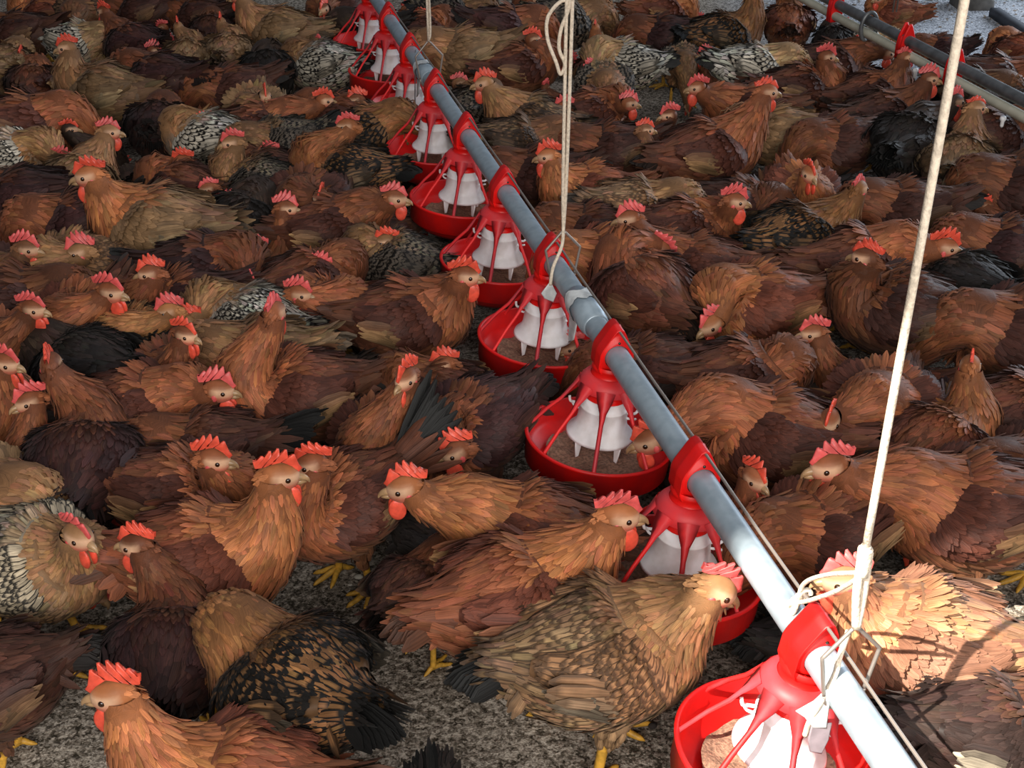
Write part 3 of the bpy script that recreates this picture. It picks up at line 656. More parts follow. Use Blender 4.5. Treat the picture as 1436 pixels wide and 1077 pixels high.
(402,245,160,(380,218),185,'B',.9,dict(c=1.1),'dark hen with pink comb looking left below the upright tan chicken'),
(285,290,200,(295,262),200,'R',.85,dict(c=.7,h=1),'small coral-combed hen peering over the back of the large tan-orange hen'),
(330,325,60,(322,290),0,'K',.95,dict(c=1.2,t=.0,tc='K'),'dark hen at the tail of the large tan-orange hen, red comb looking right'),
(440,265,260,(450,278),265,'B',1.0,dict(c=.7),'dark brown hen with lowered red face toward the viewer above the broad chestnut hen'),
(585,340,200,'d',200,'B',.9,dict(s=1),'dark chicken in shadow just left of the fifth feeder pan'),
(662,300,200,'d',200,'L',.75,dict(h=1,s=1),'tan-gold chicken behind the sixth feeder seen between two pans'),
(722,412,190,'d',190,'L',.75,dict(h=1,s=1),'brown flecked chicken glimpsed between the fourth and fifth feeder pans'),
(735,325,180,'d',180,'B',.9,dict(h=1),'dark brown chicken behind the pipe next to the fifth feeder'),
# --- left flock, upper
(360,160,275,(372,135),285,'T',.95,dict(c=.8),'upright tan chicken with a flat red face in the upper left flock'),
(415,180,15,(455,142),10,'R',.98,dict(c=1.0),'reddish brown hen with its comb turned right, left of the facing pair'),
(548,165,178,(500,142),185,'R',.98,dict(c=1.1),'orange-brown hen looking left, right one of the facing pair near the seventh feeder'),
(442,225,205,'d',200,'C',1.0,dict(t=.6,tc='K'),'dark laced chicken with black tail and white patch beside the orange-headed hen'),
(525,230,172,(487,178),180,'G',1.05,dict(c=.8,al='O'),'orange-headed hen with dark gold-scaled body, left of the sixth feeder'),
(558,192,0,(603,185),0,'G',1.0,dict(c=.7),'gold-laced hen facing right toward the pipe behind the orange-headed hen'),
(485,98,165,(447,62),120,'S',1.0,dict(c=.4,t=-.1,al='C'),'grey barred hen looking away, left of the eighth feeder'),
(465,20,245,(452,15),250,'B',1.0,dict(c=.8),'brown hen with red face toward the viewer at the top edge left of the pipe'),
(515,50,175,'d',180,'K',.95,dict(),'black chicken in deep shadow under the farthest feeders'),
(388,45,172,(340,8),185,'T',1.1,dict(c=.6,t=-.1),'large tan hen at the top edge left of the red-faced brown one'),
(325,78,90,(322,50),95,'T',.95,dict(c=.9),'tan-necked chicken with white speckled flank, coral comb turned away'),
(350,82,60,'d',60,'S',.8,dict(h=1),'white speckled chicken tucked behind the tan-necked one'),
(265,85,92,(257,48),100,'T',.92,dict(c=.9),'buff slim-necked chicken from behind with a dull red comb, upper left'),
(205,85,20,(216,72),10,'R',.85,dict(c=1.2,h=1),'front one of three clustered red combs in the upper left'),
(242,78,120,(235,60),0,'R',.8,dict(c=1.1,h=1),'right one of three clustered red combs in the upper left'),
(232,50,180,(228,40),185,'R',.8,dict(c=1.0,h=1),'rear one of three clustered red combs in the upper left'),
(178,65,140,(158,38),150,'M',1.0,dict(c=1.0),'dark chicken with a red comb hooked over its head, upper left'),
(112,62,355,'d',0,'S',.95,dict(t=.5,tc='K'),'blue-white barred chicken with a black tail in the upper left corner flock'),
(65,22,178,(40,2),180,'O',.95,dict(c=.9),'orange hen at the top edge near the upper left corner'),
(30,52,178,'d',180,'B',1.05,dict(t=-.1),'dark brown chicken with a tan wing quill below the top-left orange hen'),
(12,95,85,'d',90,'T',.95,dict(),'tan chicken from behind at the left edge below the tan-quilled dark one'),
(48,118,92,(46,92),95,'R',.85,dict(c=.9),'small orange neck from behind with a bright red comb near the left edge'),
(150,125,172,(96,92),182,'T',1.1,dict(c=.9,t=-.15),'tan hen with cream striped wing facing left in the upper left flock'),
(222,118,155,'d',150,'M',1.1,dict(t=-.1),'long dark purple back just right of the cream-striped tan hen'),
(228,180,95,'d',90,'M',.98,dict(t=-.9),'dark chicken with hanging brown tail directly below the dark purple back'),
(305,188,168,(265,178),215,'S',1.02,dict(c=.6,al='Y'),'buff and blue-white speckled hen with bowed head below the dark purple back'),
(75,165,60,(85,152),20,'K',.85,dict(c=1.0,h=1),'dark head with a bright red hooked comb left of the cream-striped tan hen'),
(100,205,30,(98,182),10,'K',.85,dict(c=.8,h=1),'dark chicken with only its red serrated comb showing above the speckled hen'),
(110,22,270,'d',270,'L',1.0,dict(t=.6),'tan laced chicken at the top edge above the blue-white barred one'),
(200,20,180,'d',180,'B',1.0,dict(),'dark brown chicken at the top edge right of the tan laced one'),
(268,25,170,'d',180,'B',.95,dict(),'brown chicken at the top edge above the buff slim-necked one'),
(300,45,100,(297,35),95,'B',.85,dict(c=1.1),'brown chicken with thin red comb, left one of two by the top-edge tan hen'),
(312,35,60,(309,22),10,'B',.85,dict(c=1.0,h=1),'brown chicken with rounded red comb, right one of two by the top-edge tan hen'),
(312,128,200,'d',200,'B',.98,dict(),'brown shadowed chicken between the speckled bowed hen and the tan-necked one'),
(385,100,100,(382,83),280,'K',.95,dict(c=.4,tc='K'),'black chicken with a small red face left of the grey barred hen'),
(8,150,100,'d',90,'B',.9,dict(h=1),'brown neck at the left edge above the broad brown back'),
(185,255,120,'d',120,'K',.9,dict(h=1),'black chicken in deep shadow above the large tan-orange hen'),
(55,265,0,'d',0,'K',.9,dict(h=1),'dark chicken in shadow between the speckled hen and the purple-brown back'),
(500,278,10,'d',0,'K',.85,dict(h=1,s=1),'black chicken in shadow between the orange-headed hen and the sixth feeder'),
(640,20,0,'d',0,'C',1.0,dict(),'dark barred chicken at the top edge right of the ninth feeder'),
(598,42,20,(590,25),180,'R',.9,dict(c=1.0),'brown hen with red comb against the far rope'),
(565,38,100,(568,14),60,'R',.85,dict(c=1.0,h=1),'red-combed hen just right of the ninth feeder bracket'),
(648,78,182,'d',180,'T',1.12,dict(t=-.1,tc='K'),'big tan-brown chicken with a black wing quill right of the far rope'),
(715,42,0,'d',0,'M',1.05,dict(),'dark purple-brown round back above the orange-brown hen'),
(690,20,200,(690,5),190,'R',.85,dict(c=1.0,h=1),'red-faced hen at the top edge, left one of two above the dark round back'),
(760,20,180,(745,6),185,'R',.9,dict(c=1.1),'red-faced hen at the top edge, right one of two above the dark round back'),
(742,172,168,(680,120),185,'L',1.05,dict(c=1.1,al='Y'),'olive-necked laced hen with orange comb looking left, right of the sixth feeder'),
(665,155,60,(645,118),0,'C',.92,dict(c=.8),'dark mottled chicken with coral comb tight beside the seventh feeder'),
(712,208,5,'d',0,'L',1.05,dict(),'gold-brown laced chicken beside the pipe below the olive-necked hen'),
(735,262,180,'d',180,'B',1.0,dict(),'plain dark brown chicken right of the pipe between the fifth feeder and middle rope'),
(772,140,60,(765,125),60,'B',.8,dict(c=1.0,h=1),'brown chicken with narrow pink comb below the rope loop'),
(690,170,20,'d',0,'B',.85,dict(h=1),'brown chicken pressed between the pipe and the olive-necked hen'),
(1000,270,10,'d',0,'K',.9,dict(h=1),'black chicken in shadow below the tall chestnut hen'),
(1070,235,180,'d',180,'K',.9,dict(h=1),'black-tailed chicken in shadow under the tan drooping-tailed one'),
(965,470,160,'d',160,'T',.9,dict(h=1),'tan chicken half hidden between the rounded preening one and the round orange hen'),
(535,278,0,'d',0,'K',.8,dict(h=1,s=1),'dark chicken hidden left of the sixth feeder rim'),
(455,480,170,'d',180,'K',.9,dict(h=1,t=.4,tc='K'),'dark feathered chicken between the raised-neck chestnut hen and the large chestnut hen'),
]
# ------------------------------------------------------------------ where each chicken stands
FEED_Y = [1.4483+.4655*i for i in range(10)]
rows = []
for (bx, by, h, head, hh, typ, s, o, label) in F:
    p = at(bx, by, (.232 if not o.get('s') else .12)*s); rows.append(np.array([p[0], p[1]]))
pos = np.array(rows); org = pos.copy(); N_ = len(F)
yaws = np.radians([f[2] for f in F]); sc_ = np.array([f[6] for f in F]); hid = np.array([bool(f[7].get('h')) for f in F])
dv = np.stack([np.cos(yaws), np.sin(yaws)], 1)
npn = np.array([f[7].get('np', 0) for f in F]); mob = np.where(npn > 0, .05, np.where(hid, 1.0, .45))
side = np.sign(org[:, 0]-(0.4586-(org[:, 1]-1.4483)*.2580)); inline = (org[:, 1] < 5.2) & (np.abs(org[:, 0]-(0.4586-(org[:, 1]-1.4483)*.2580)) > .09)
nofront = np.array([0. if (f[7].get('s') and f[6] < .85) or f[0] > 850 or f[1] > 690 else 1. for f in F])
pans = np.array([(pipe_x(y)-.02, y) for y in FEED_Y])
for it in range(260):
    push = np.zeros_like(pos)
    offs = (.065, -.01, -.085); rad = (.080, .090, .066)
    cs = [pos+dv*(k*sc_)[:, None] for k in offs]
    for a in range(3):
        for b in range(3):
            d = cs[a][:, None]-cs[b][None]; L = np.linalg.norm(d, axis=-1)+1e-6
            need = (rad[a]*sc_)[:, None]+(rad[b]*sc_)[None]; ov = np.clip(need-L, 0, None); np.fill_diagonal(ov, 0)
            wgt = mob[:, None]/(mob[:, None]+mob[None]); push += np.sum(d/L[..., None]*(ov*wgt)[..., None], 1)*.35
        d = cs[a][:, None]-pans[None]; L = np.linalg.norm(d, axis=-1)+1e-6
        ov = np.clip(.165+rad[a]-L, 0, None); push += np.sum(d/L[..., None]*ov[..., None], 1)*np.where(npn > 0, .12, .6)[:, None]
        fr_ = pans[2:7]+np.array([-.03, -.20]); d = cs[a][:, None]-fr_[None]; L = np.linalg.norm(d, axis=-1)+1e-6
        ov = np.clip(.115+rad[a]-L, 0, None)*(nofront*(npn == 0))[:, None]; push += np.sum(d/L[..., None]*ov[..., None], 1)*.5
    off = pos[:, 0]-(0.4586-(pos[:, 1]-1.4483)*.2580); push[:, 0] += np.where(inline, side*np.clip(.15-off*side, 0, .1)*.5, 0)
    pos = pos+np.clip(push, -.03, .03)+(org-pos)*np.where(hid & (npn == 0), .006, .05)[:, None]*(1 if it < 220 else 0)
cnt = {}
for i, (bx, by, h, head, hh, typ, s, o, label) in enumerate(F):
    x, y = pos[i]; yaw = yaws[i]; sit = 1 if (o.get('s') or o.get('h')) else 0; dz = -.085 if sit else .028
    depth = y
    lod = 0 if depth < 2.75 else (1 if depth < 4.3 else 2)
    ca, sa = math.cos(-yaw), math.sin(-yaw)
    rot = np.array([[ca, -sa, 0], [sa, ca, 0], [0, 0, 1]])
    rel = math.radians(hh-h)
    if isinstance(head, tuple):
        S_ = np.array([.11, 0, .235+dz]); nom = np.array([.165, 0, .37+dz]); nom = nom*.8+(S_+np.array([math.cos(rel)*.06, math.sin(rel)*.06, .13]))*.2
        r0 = rot@((np.array([0, 0, CAMZ])-np.array([x, y, 0])))/s; rd = norm(rot@ray(*head))
        t = np.dot(nom-r0, rd); hl = r0+rd*t
        d = hl-S_; L = np.linalg.norm(d); hl = S_+d/L*np.clip(L, .115, .25)
        hl[2] = max(hl[2], .05)
        pz = -.12 if hl[2] > .3 else -.35
        if h != hh and abs(hh-h) > 40 and by-head[1] < 0: pz = -.6
        hd = np.array([math.cos(rel), math.sin(rel), o.get('hp', pz)])
    elif head == 'd':
        sd = random.uniform(-.05, .05); hl = np.array([.255, sd, .085]); hd = np.array([.55, sd*3, -.8])
    elif head in 'pq':
        k = 1 if head == 'p' else -1; hl = np.array([.06, .105*k, .265+dz]); hd = np.array([-.6, .35*k, -.55])
    else:
        hl = np.array([.165, 0, .41]); hd = np.array([1, 0, -.12])
    key = typ
    if o.get('al') or o.get('tc'):
        key = typ+(o.get('al') or '')+'_'+(o.get('tc') or ''); pl = list(PAL[typ])
        if o.get('al'): pl[0] = PAL[o['al']][0]
        if o.get('tc'): pl[5] = PAL[o['tc']][5]
        PAL[key] = tuple(pl)
    make_chicken('chicken', label, (x, y, 0), yaw, hl, hd, key, s, lod, sit, o.get('c', .9), o.get('t', random.uniform(-.3, .35)), o.get('tl', 1.0), random.Random(i*13+5), bulk=random.uniform(.95, 1.06), pitch=(0. if (head == 'd' or sit) else o.get('p', random.uniform(.08, .26))))

# ------------------------------------------------------------------ feeders
def empty(name, loc, rz=0, label=None, cat=None, group=None):
    o = bpy.data.objects.new(name, None); C.objects.link(o); o.location = loc; o.rotation_euler = (0, 0, rz); o.empty_display_size = .05
    if label: o['label'] = label
    if cat: o['category'] = cat
    if group: o['group'] = group
    return o
def tag(o, label, cat, group=None):
    o['label'] = label; o['category'] = cat
    if group: o['group'] = group
    return o
PZ = .455; PR = .0265
def make_feeder():
    f = empty('pan_feeder', (0, 0, 0))
    m = MB()     # saddle: a house-shaped hood with a bore for the pipe
    n = 48; L = .030
    th = np.linspace(0, 2*PI, n, endpoint=False)
    poly = np.array([(.038, -.030), (.038, .004), (.034, .016), (.010, .060), (.004, .066), (-.004, .066), (-.010, .060), (-.034, .016), (-.038, .004), (-.038, -.030), (-.032, -.042), (.032, -.042)])
    def hit(a):
        d = np.array([math.cos(a), math.sin(a)]); best = 1
        for i in range(len(poly)):
            p, q = poly[i], poly[(i+1) % len(poly)]; e = q-p; den = d[0]*e[1]-d[1]*e[0]
            if abs(den) < 1e-9: continue
            t = (p[0]*e[1]-p[1]*e[0])/den; u = (p[0]*d[1]-p[1]*d[0])/den
            if t > 0 and -1e-6 <= u <= 1+1e-6: best = min(best, t)
        return d*best
    out = np.array([hit(a) for a in th]); inn = np.stack([np.cos(th), np.sin(th)], 1)*(PR+.0012); mid = inn+(out-inn)*.80; rim = inn+(out-inn)*.24
    rings = []
    for pr, yy in ((inn, -L), (rim, -L), (rim*.6+mid*.4, -L+.010), (mid, -L+.010), (mid*.3+out*.7, -L), (out, -L+.003), (out, -.004), (out*1.03, 0), (out, .004), (out, L-.003), (mid*.3+out*.7, L), (mid, L-.010), (rim*.6+mid*.4, L-.010), (rim, L), (inn, L)):
        rings.append(np.stack([pr[:, 0], np.full(n, yy), pr[:, 1]+PZ], 1))
    rings.append(rings[0]); m.add(np.concatenate(rings), grid_q(len(rings), n, True))
    sd = m.build('saddle', MAT['red'], f)
    cp_ = MB(); add_tube(cp_, [(0, -L-.002, PZ+.034), (0, -L+.012, PZ+.034)], .0028, 8); cp_.build('peak_hole', MAT['eye'], sd)
    m = MB(); add_lathe(m, [(.038, PZ-.030), (.041, PZ-.036), (.041, PZ-.040), (.038, PZ-.042), (.040, PZ-.056), (.043, PZ-.058), (.043, PZ-.063), (.040, PZ-.065), (.042, PZ-.105), (.039, PZ-.105), (.036, PZ-.05), (.036, PZ-.030)], 40, True); m.build('neck', MAT['red'], f)
    # grill: conical cap and eight spokes that run down to the rim
    m = MB(); z0 = PZ-.054
    add_lathe(m, [(.041, z0), (.050, z0-.001), (.059, z0-.011), (.069, z0-.030), (.066, z0-.032), (.055, z0-.014), (.046, z0-.006), (.041, z0-.004)], 48, True)
    gr = m.build('grill', MAT['redd'], f)
    for k in range(8):
        a = 2*PI*(k+.5)/8; m = MB(); ca, sa = math.cos(a), math.sin(a)
        st = [(.062, z0-.018, .021, .003), (.071, z0-.036, .017, .003), (.083, z0-.058, .0080, .004), (.096, z0-.080, .0050, .0045), (.125, .288, .005, .0045), (.158, .242, .005, .0045), (.162, .234, .006, .0045)]
        rows_ = []
        for r, z, hw, t in st:
            c = np.array([r*ca, r*sa, z]); tn = np.array([-sa, ca, 0]); nr = np.array([ca*.7, sa*.7, .7])
            rows_ += [c+tn*hw, c+nr*t, c-tn*hw, c-nr*t]
        m.add(np.array(rows_), grid_q(len(st), 4, True)); m.build('spoke', MAT['redd'], gr)
    # inner drop tube and white bell
    m = MB(); add_lathe(m, [(.041, PZ-.10), (.046, PZ-.104), (.046, .322), (.043, .322), (.039, PZ-.11)], 40, True); m.build('drop_tube', MAT['red'], f)
    m = MB(); add_lathe(m, [(.0470, .343), (.0505, .343), (.0520, .324), (.0550, .322), (.0558, .319), (.0530, .316), (.0565, .280), (.062, .267), (.075, .253), (.0775, .247), (.0745, .247), (.060, .262), (.053, .280), (.0480, .322)], 56, True)
    bell = m.build('bell', MAT['whitep'], f)
    for k in range(4):
        a = 2*PI*k/4+.4; ca, sa = math.cos(a), math.sin(a); m = MB(); t = np.array([-sa, ca, 0]); rr = np.array([ca, sa, 0])
        pts = [np.array([0, 0, .252])+rr*.073, np.array([0, 0, .252])+rr*.050, np.array([0, 0, .202])+rr*.058, np.array([0, 0, .202])+rr*.066]
        add_slab(m, pts, t, .005); m.build('fin', MAT['whitep'], bell)
    for a in (2.6, 5.75, 1.0):
        m = MB(); ca, sa = math.cos(a), math.sin(a); rr = np.array([ca, sa, 0]); t = np.array([-sa, ca, 0]); b = rr*.053+np.array([0, 0, .312])
        add_tube(m, catmull([b, b+rr*.016+t*.004, b+rr*.022+t*.012+np.array([0, 0, .006]), b+rr*.026+t*.006+np.array([0, 0, .014])], 5), .0032, 8)
        add_tube(m, catmull([b+np.array([0, 0, -.014]), b+rr*.012+np.array([0, 0, -.012]), b+rr*.022-t*.008+np.array([0, 0, -.006])], 5), .0028, 8)
        m.build('clip', MAT['whitep'], bell)
    # pan
    m = MB(); add_lathe(m, [(.0, .142), (.09, .142), (.126, .147), (.150, .166), (.1585, .176), (.1632, .178), (.1650, .234), (.1690, .237), (.1700, .242), (.1660, .245), (.1610, .242), (.1580, .202), (.146, .196), (.140, .192), (.118, .182), (.098, .177), (.05, .186), (.0, .193)], 72)
    pan = m.build('pan', MAT['red'], f)
    m = MB(); a = np.linspace(0, 2*PI, 40, endpoint=False); rr = np.linspace(.0, .116, 12); v = []
    for r in rr:
        for t in a: v.append((r*math.cos(t), r*math.sin(t), .194+.006*math.sin(5*t+r*60)*(r/.14)-(.004 if r > .125 else 0)+.004*math.sin(11*t+1)*(r/.14)))
    m.add(np.array(v), grid_q(12, 40, True)[:, ::-1]); m.build('feed', MAT['feed'], pan)
    return f
def children(o): return [c for c in bpy.data.objects if c.parent == o]
def copy_tree(o, parent=None):
    c = o.copy(); C.objects.link(c); c.parent = parent
    for ch in kids[o.name]: copy_tree(ch, c)
    return c
fl = ['nearest red pan feeder, glaring in sunlight at the bottom edge',
      'second red pan feeder from the bottom, the speckled hen eating from it',
      'third red pan feeder from the bottom, whole round pan in clear view',
      'fourth red pan feeder from the bottom, under the middle rope hanger',
      'fifth red pan feeder from the bottom, just left of the middle rope',
      'sixth red pan feeder from the bottom, its open pan left of the fifth',
      'seventh red pan feeder from the bottom, half hidden by the gold-laced hen',
      'eighth red pan feeder from the bottom, just below the far rope hanger',
      'ninth red pan feeder from the bottom, next to the grey barred hen',
      'farthest red pan feeder at the top edge, only cap and spokes showing']
f0 = make_feeder(); kids = {}
def reg(o):
    kids[o.name] = [c for c in C.objects if c.parent == o]
    for c in kids[o.name]: reg(c)
reg(f0)
for i, y in enumerate(FEED_Y):
    o = f0 if i == 0 else copy_tree(f0)
    tl_ = math.radians((8.5, 5, 6, 5, 5, 5, 4, 3, 3, 3)[i])       # they hang a little askew, swung to the left about the pipe
    o.rotation_euler = (0, tl_, PYAW-PI/2); px_ = np.array([math.cos(PYAW-PI/2), math.sin(PYAW-PI/2), 0])
    o.location = np.array([pipe_x(y), y, PZ])-px_*(PZ*math.sin(tl_))-np.array([0, 0, PZ*math.cos(tl_)])
    tag(o, fl[i], 'chicken feeder', 'pan feeders along the pipe')

# ------------------------------------------------------------------ feed pipe, couplings, wire
def pp(y, dx=0, z=PZ): return np.array([pipe_x(y), y, z])+np.array([PDIR[1], -PDIR[0], 0])*dx
pr = empty('feed_pipe', pp(1.0) * np.array([1, 1, 0]), 0, 'grey galvanised feed pipe running diagonally through all red feeders', 'pipe')
def sub(o, par):       # parent and keep world coordinates
    o.parent = par; o.matrix_parent_inverse.identity(); o.location = -np.array(par.location); return o
m = MB(); add_tube(m, [pp(y) for y in np.linspace(.75, 9.5, 60)], PR, 24); sub(m.build('tube', MAT['galv']), pr)
for yc in (2.565, 4.42):
    m = MB(); ys = [yc-.075, yc-.073, yc-.055, yc-.053, yc+.053, yc+.055, yc+.073, yc+.075]; rs = [PR+.0005, PR+.0045, PR+.0045, PR+.0075, PR+.0075, PR+.0045, PR+.0045, PR+.0005]
    add_tube(m, [pp(y) for y in ys], rs, 24, caps=False); cpl = sub(m.build('coupling', MAT['galv']), pr)
    m = MB()
    for s_ in (1,):
        P_ = []
        for t in np.linspace(-.4, 2*PI-.5, 26):
            P_.append(pp(yc+.03+.006*math.sin(3*t))+np.array([PDIR[1], -PDIR[0], 0])*math.cos(t)*(PR+.010)+np.array([0, 0, 1])*math.sin(t)*(PR+.010))
        P_ = np.array(P_); v = np.concatenate([P_-PDIR*.022*(1+.3*np.sin(np.arange(26)*1.7))[:, None], P_+PDIR*.022*(1+.25*np.cos(np.arange(26)*1.1))[:, None]]); m.add(v, grid_q(2, 26))
    w = m.build('seal', MAT['tape']); w.parent = cpl
    m = MB(); b = pp(yc+.03, -.02, PZ-.02)
    add_slab(m, [b+PDIR*.03+np.array([0, 0, .0]), b-PDIR*.03, b-PDIR*.022-np.array([.005, 0, .055]), b-PDIR*.0-np.array([.01, 0, .075]), b+PDIR*.02-np.array([.004, 0, .05])], np.array([1., .2, 0]), .004)
    w = m.build('seal_flap', MAT['tape']); w.parent = cpl
m = MB(); wz = PZ+.060
pts = []
for i in range(-1, 14):
    y = 1.4483+.4655*i; pts += [pp(y-.02, .004, wz), pp(y+.23, .006, wz-.005)]
add_tube(m, catmull(pts, 3), .0028, 8); tag(m.build('anti_roost_wire', MAT['wire']), 'thin steel wire strung along the feeder peaks beside the grey pipe', 'wire')

# ------------------------------------------------------------------ ropes with wire hangers
def rope(mb, P, r=.0042, m_=8, tw=1):
    add_tube(mb, catmull(P, m_), r, 10)
PERP = np.array([PDIR[1], -PDIR[0], 0])
def on_line(px, py, y_guess=None):
    """point over the pipe (vertical plane through it) seen at this pixel"""
    d = ray(px, py); t = .832/(d[0]+.258*d[1]); t = (0.4586+1.4483*.258)/(d[0]+.258*d[1]); return np.array([0, 0, CAMZ])+d*t
# near rope
k1 = on_line(1213, 775); top = np.array([k1[0]*1.0, k1[1], 3.2])
rp = empty('suspension_rope', (k1[0], k1[1], 0), 0, 'pale thick suspension rope at the right, knotted above the nearest feeder', 'rope', 'ropes holding the feeder line')
m = MB(); rope(m, [k1+np.array([0, 0, -.01]), k1+(top-k1)*.3, k1+(top-k1)*.6, top], .0055); sub(m.build('strand', MAT['rope']), rp)
kb = on_line(1200, 880)
m = MB(); rope(m, [k1+np.array([-.004, 0, 0]), k1*.5+kb*.5+np.array([-.006, -.004, 0]), kb], .0062); rope(m, [k1+np.array([.006, 0, .0]), k1*.5+kb*.5+np.array([.006, .002, 0]), kb+np.array([.002, 0, .002])], .0058)
add_tube(m, catmull([k1+np.array([0, 0, .012]), k1, k1*.7+kb*.3], 5), [.007]*3+[.0105]*5+[.009]*3, 12); sub(m.build('knot', MAT['rope']), rp)
# loop tied to the wire on the left
lk = on_line(1118, 845)
m = MB(); mid = on_line(1160, 806); c2 = on_line(1203, 803)
rope(m, [c2, mid, on_line(1128, 818), lk], .0036); rope(m, [c2+np.array([0, 0, -.012]), on_line(1170, 830)+np.array([0, 0, 0]), on_line(1135, 842), lk], .0036)
for i in range(5):
    q = lk+np.array([.006, -.002, .010])*(i-2)*.9; th = np.linspace(0, 2*PI, 14)
    add_tube(m, [q+PERP*math.cos(t)*.008+np.array([0, 0, 1])*math.sin(t)*.009+PDIR*.006*t/6 for t in th], .0042, 8, caps=False)
rope(m, [lk, lk+np.array([-.010, -.012, -.012]), on_line(1098, 862)], .0052); sub(m.build('tie_loop', MAT['rope']), rp)
# tail that wraps down in front of the pipe and ends in milky film
w0 = on_line(1190, 885); y0 = 1.335
fr = [w0, on_line(1178, 915)+np.array([-.004, -.012, 0]), pp(1.36, -.012, PZ+.030), pp(1.35, -.033, PZ-.004), pp(1.355, -.044, PZ-.05), pp(1.36, -.045, PZ-.085)]
m = MB(); rope(m, fr, .0045); sub(m.build('tail', MAT['rope']), rp)
m = MB(); b = np.array(fr[-3]); pts = [b+np.array([.004, 0, .02]), b+np.array([-.012, 0, -.004]), b+np.array([-.035, .004, -.028]), b+np.array([-.022, 0, -.036]), b+np.array([-.008, -.003, -.055]), b+np.array([.012, -.004, -.055]), b+np.array([.012, 0, -.0])]
add_slab(m, pts, norm(np.array([.2, -1, .3])), .004); flp = sub(m.build('film_wrap', MAT['tape']), rp)
m = MB(); b = b+np.array([.004, -.002, -.05]); add_slab(m, [b+np.array([-.014, 0, 0]), b+np.array([-.016, 0, -.03]), b+np.array([-.01, 0, -.055]), b+np.array([.008, 0, -.06]), b+np.array([.015, 0, -.03]), b+np.array([.015, 0, .004])], norm(np.array([.2, -1, .2])), .004); sub(m.build('grey_film', MAT['grime']), rp)
def hanger(top_, y, w, label, h=None):
    """bent wire diamond around the pipe"""
    m = MB(); a = np.array([pipe_x(y), y, top_[2]]); z1 = PZ+(top_[2]-PZ)*.62
    P_ = [a+PERP*.003, pp(y, w, z1), pp(y, w*.72, PZ+.004)]
    Q_ = [a-PERP*.003, pp(y, -w, z1), pp(y, -w*.72, PZ+.004)]
    def bend(P): 
        o = []
        for i in range(len(P)-1): o += [P[i]*(1-t)+P[i+1]*t for t in (0, .08, .5, .92)]
        return np.array(o+[P[-1]])
    arc = [pp(y, w*.72*math.cos(t), PZ+.004+math.sin(t)*w*.72) for t in np.linspace(0, -PI, 12)]
    add_tube(m, bend(P_), .0032, 8); add_tube(m, bend(Q_), .0032, 8); add_tube(m, arc, .0032, 8)
    return tag(m.build('wire_hanger', MAT['wire']), label, 'hanger', 'bent wire hangers around the pipe')
hanger(kb, kb[1], .045, 'bent steel wire hanger around the pipe below the near rope knot')
# middle rope
k2 = on_line(790, 322); t2 = np.array([k2[0]+.012, k2[1], 3.2])
rp2 = empty('suspension_rope', (k2[0], k2[1], 0), 0, 'pale doubled suspension rope hanging in the middle with a loose loop', 'rope', 'ropes holding the feeder line')
m = MB(); d_ = (t2-k2)
for sx in (-1, 1):
    rope(m, [k2, k2+d_*.05+PERP*.004*sx, k2+d_*.2+PERP*.0065*sx, k2+d_*.5+PERP*.007*sx, t2+PERP*.005*sx], .0042)
rope(m, [k2+np.array([0, 0, .01]), k2*.5+np.array(pp(k2[1]-.02, -.02, PZ+.05))*.5+PERP*.004, pp(k2[1]-.02, -.03, PZ+.035), pp(k2[1]-.02, -.036, PZ-.01)], .0042)
sub(m.build('strand', MAT['rope']), rp2)
d0 = k2[1]
def at_y(px, py, y): d = ray(px, py); return np.array([0, 0, CAMZ])+d*(y/d[1])
m = MB(); rope(m, [at_y(808, -40, d0), at_y(806, -5, d0), at_y(785, 3, d0), at_y(768, 25, d0), at_y(768, 55, d0), at_y(780, 88, d0), at_y(786, 104, d0), at_y(792, 90, d0), at_y(784, 68, d0), at_y(787, 40, d0), at_y(798, 10, d0), at_y(802, -30, d0)], .0042); sub(m.build('loose_loop', MAT['rope']), rp2)
m = MB(); b = pp(k2[1]-.02, -.036, PZ-.012); add_slab(m, [b+np.array([0, 0, .012]), b+np.array([-.022, 0, -.02]), b+np.array([-.014, 0, -.034]), b+np.array([.008, 0, -.044]), b+np.array([.016, 0, -.02])], norm(np.array([.2, -1, .3])), .004); sub(m.build('film_wrap', MAT['tape']), rp2)
hanger(k2+np.array([0, 0, -.005]), k2[1], .043, 'bent wire hanger under the middle rope')
# far rope
k3 = on_line(601, 58)
rp3 = empty('suspension_rope', (k3[0], k3[1], 0), 0, 'thin far suspension rope at the top edge above the eighth feeder', 'rope', 'ropes holding the feeder line')
m = MB(); rope(m, [k3, np.array([k3[0]-.003, k3[1], 1.2]), np.array([k3[0]-.004, k3[1], 3.2])], .0045); rope(m, [k3, k3+np.array([.008, 0, .05]), k3+np.array([.004, 0, .3])], .0035); sub(m.build('strand', MAT['rope']), rp3)
hanger(k3, k3[1], .048, 'diamond shaped wire hanger under the far rope')
# dark cable dangling at the eighth feeder
m = MB(); q = on_line(583, 70); rope(m, [q, q+np.array([-.008, -.03, -.05]), at_y(582, 100, q[1]-.05), at_y(582, 145, q[1]-.06)], .0022); tag(m.build('loose_cord', MAT['darksteel']), 'thin dark cord hanging in front of the white bell of the eighth feeder', 'cord')

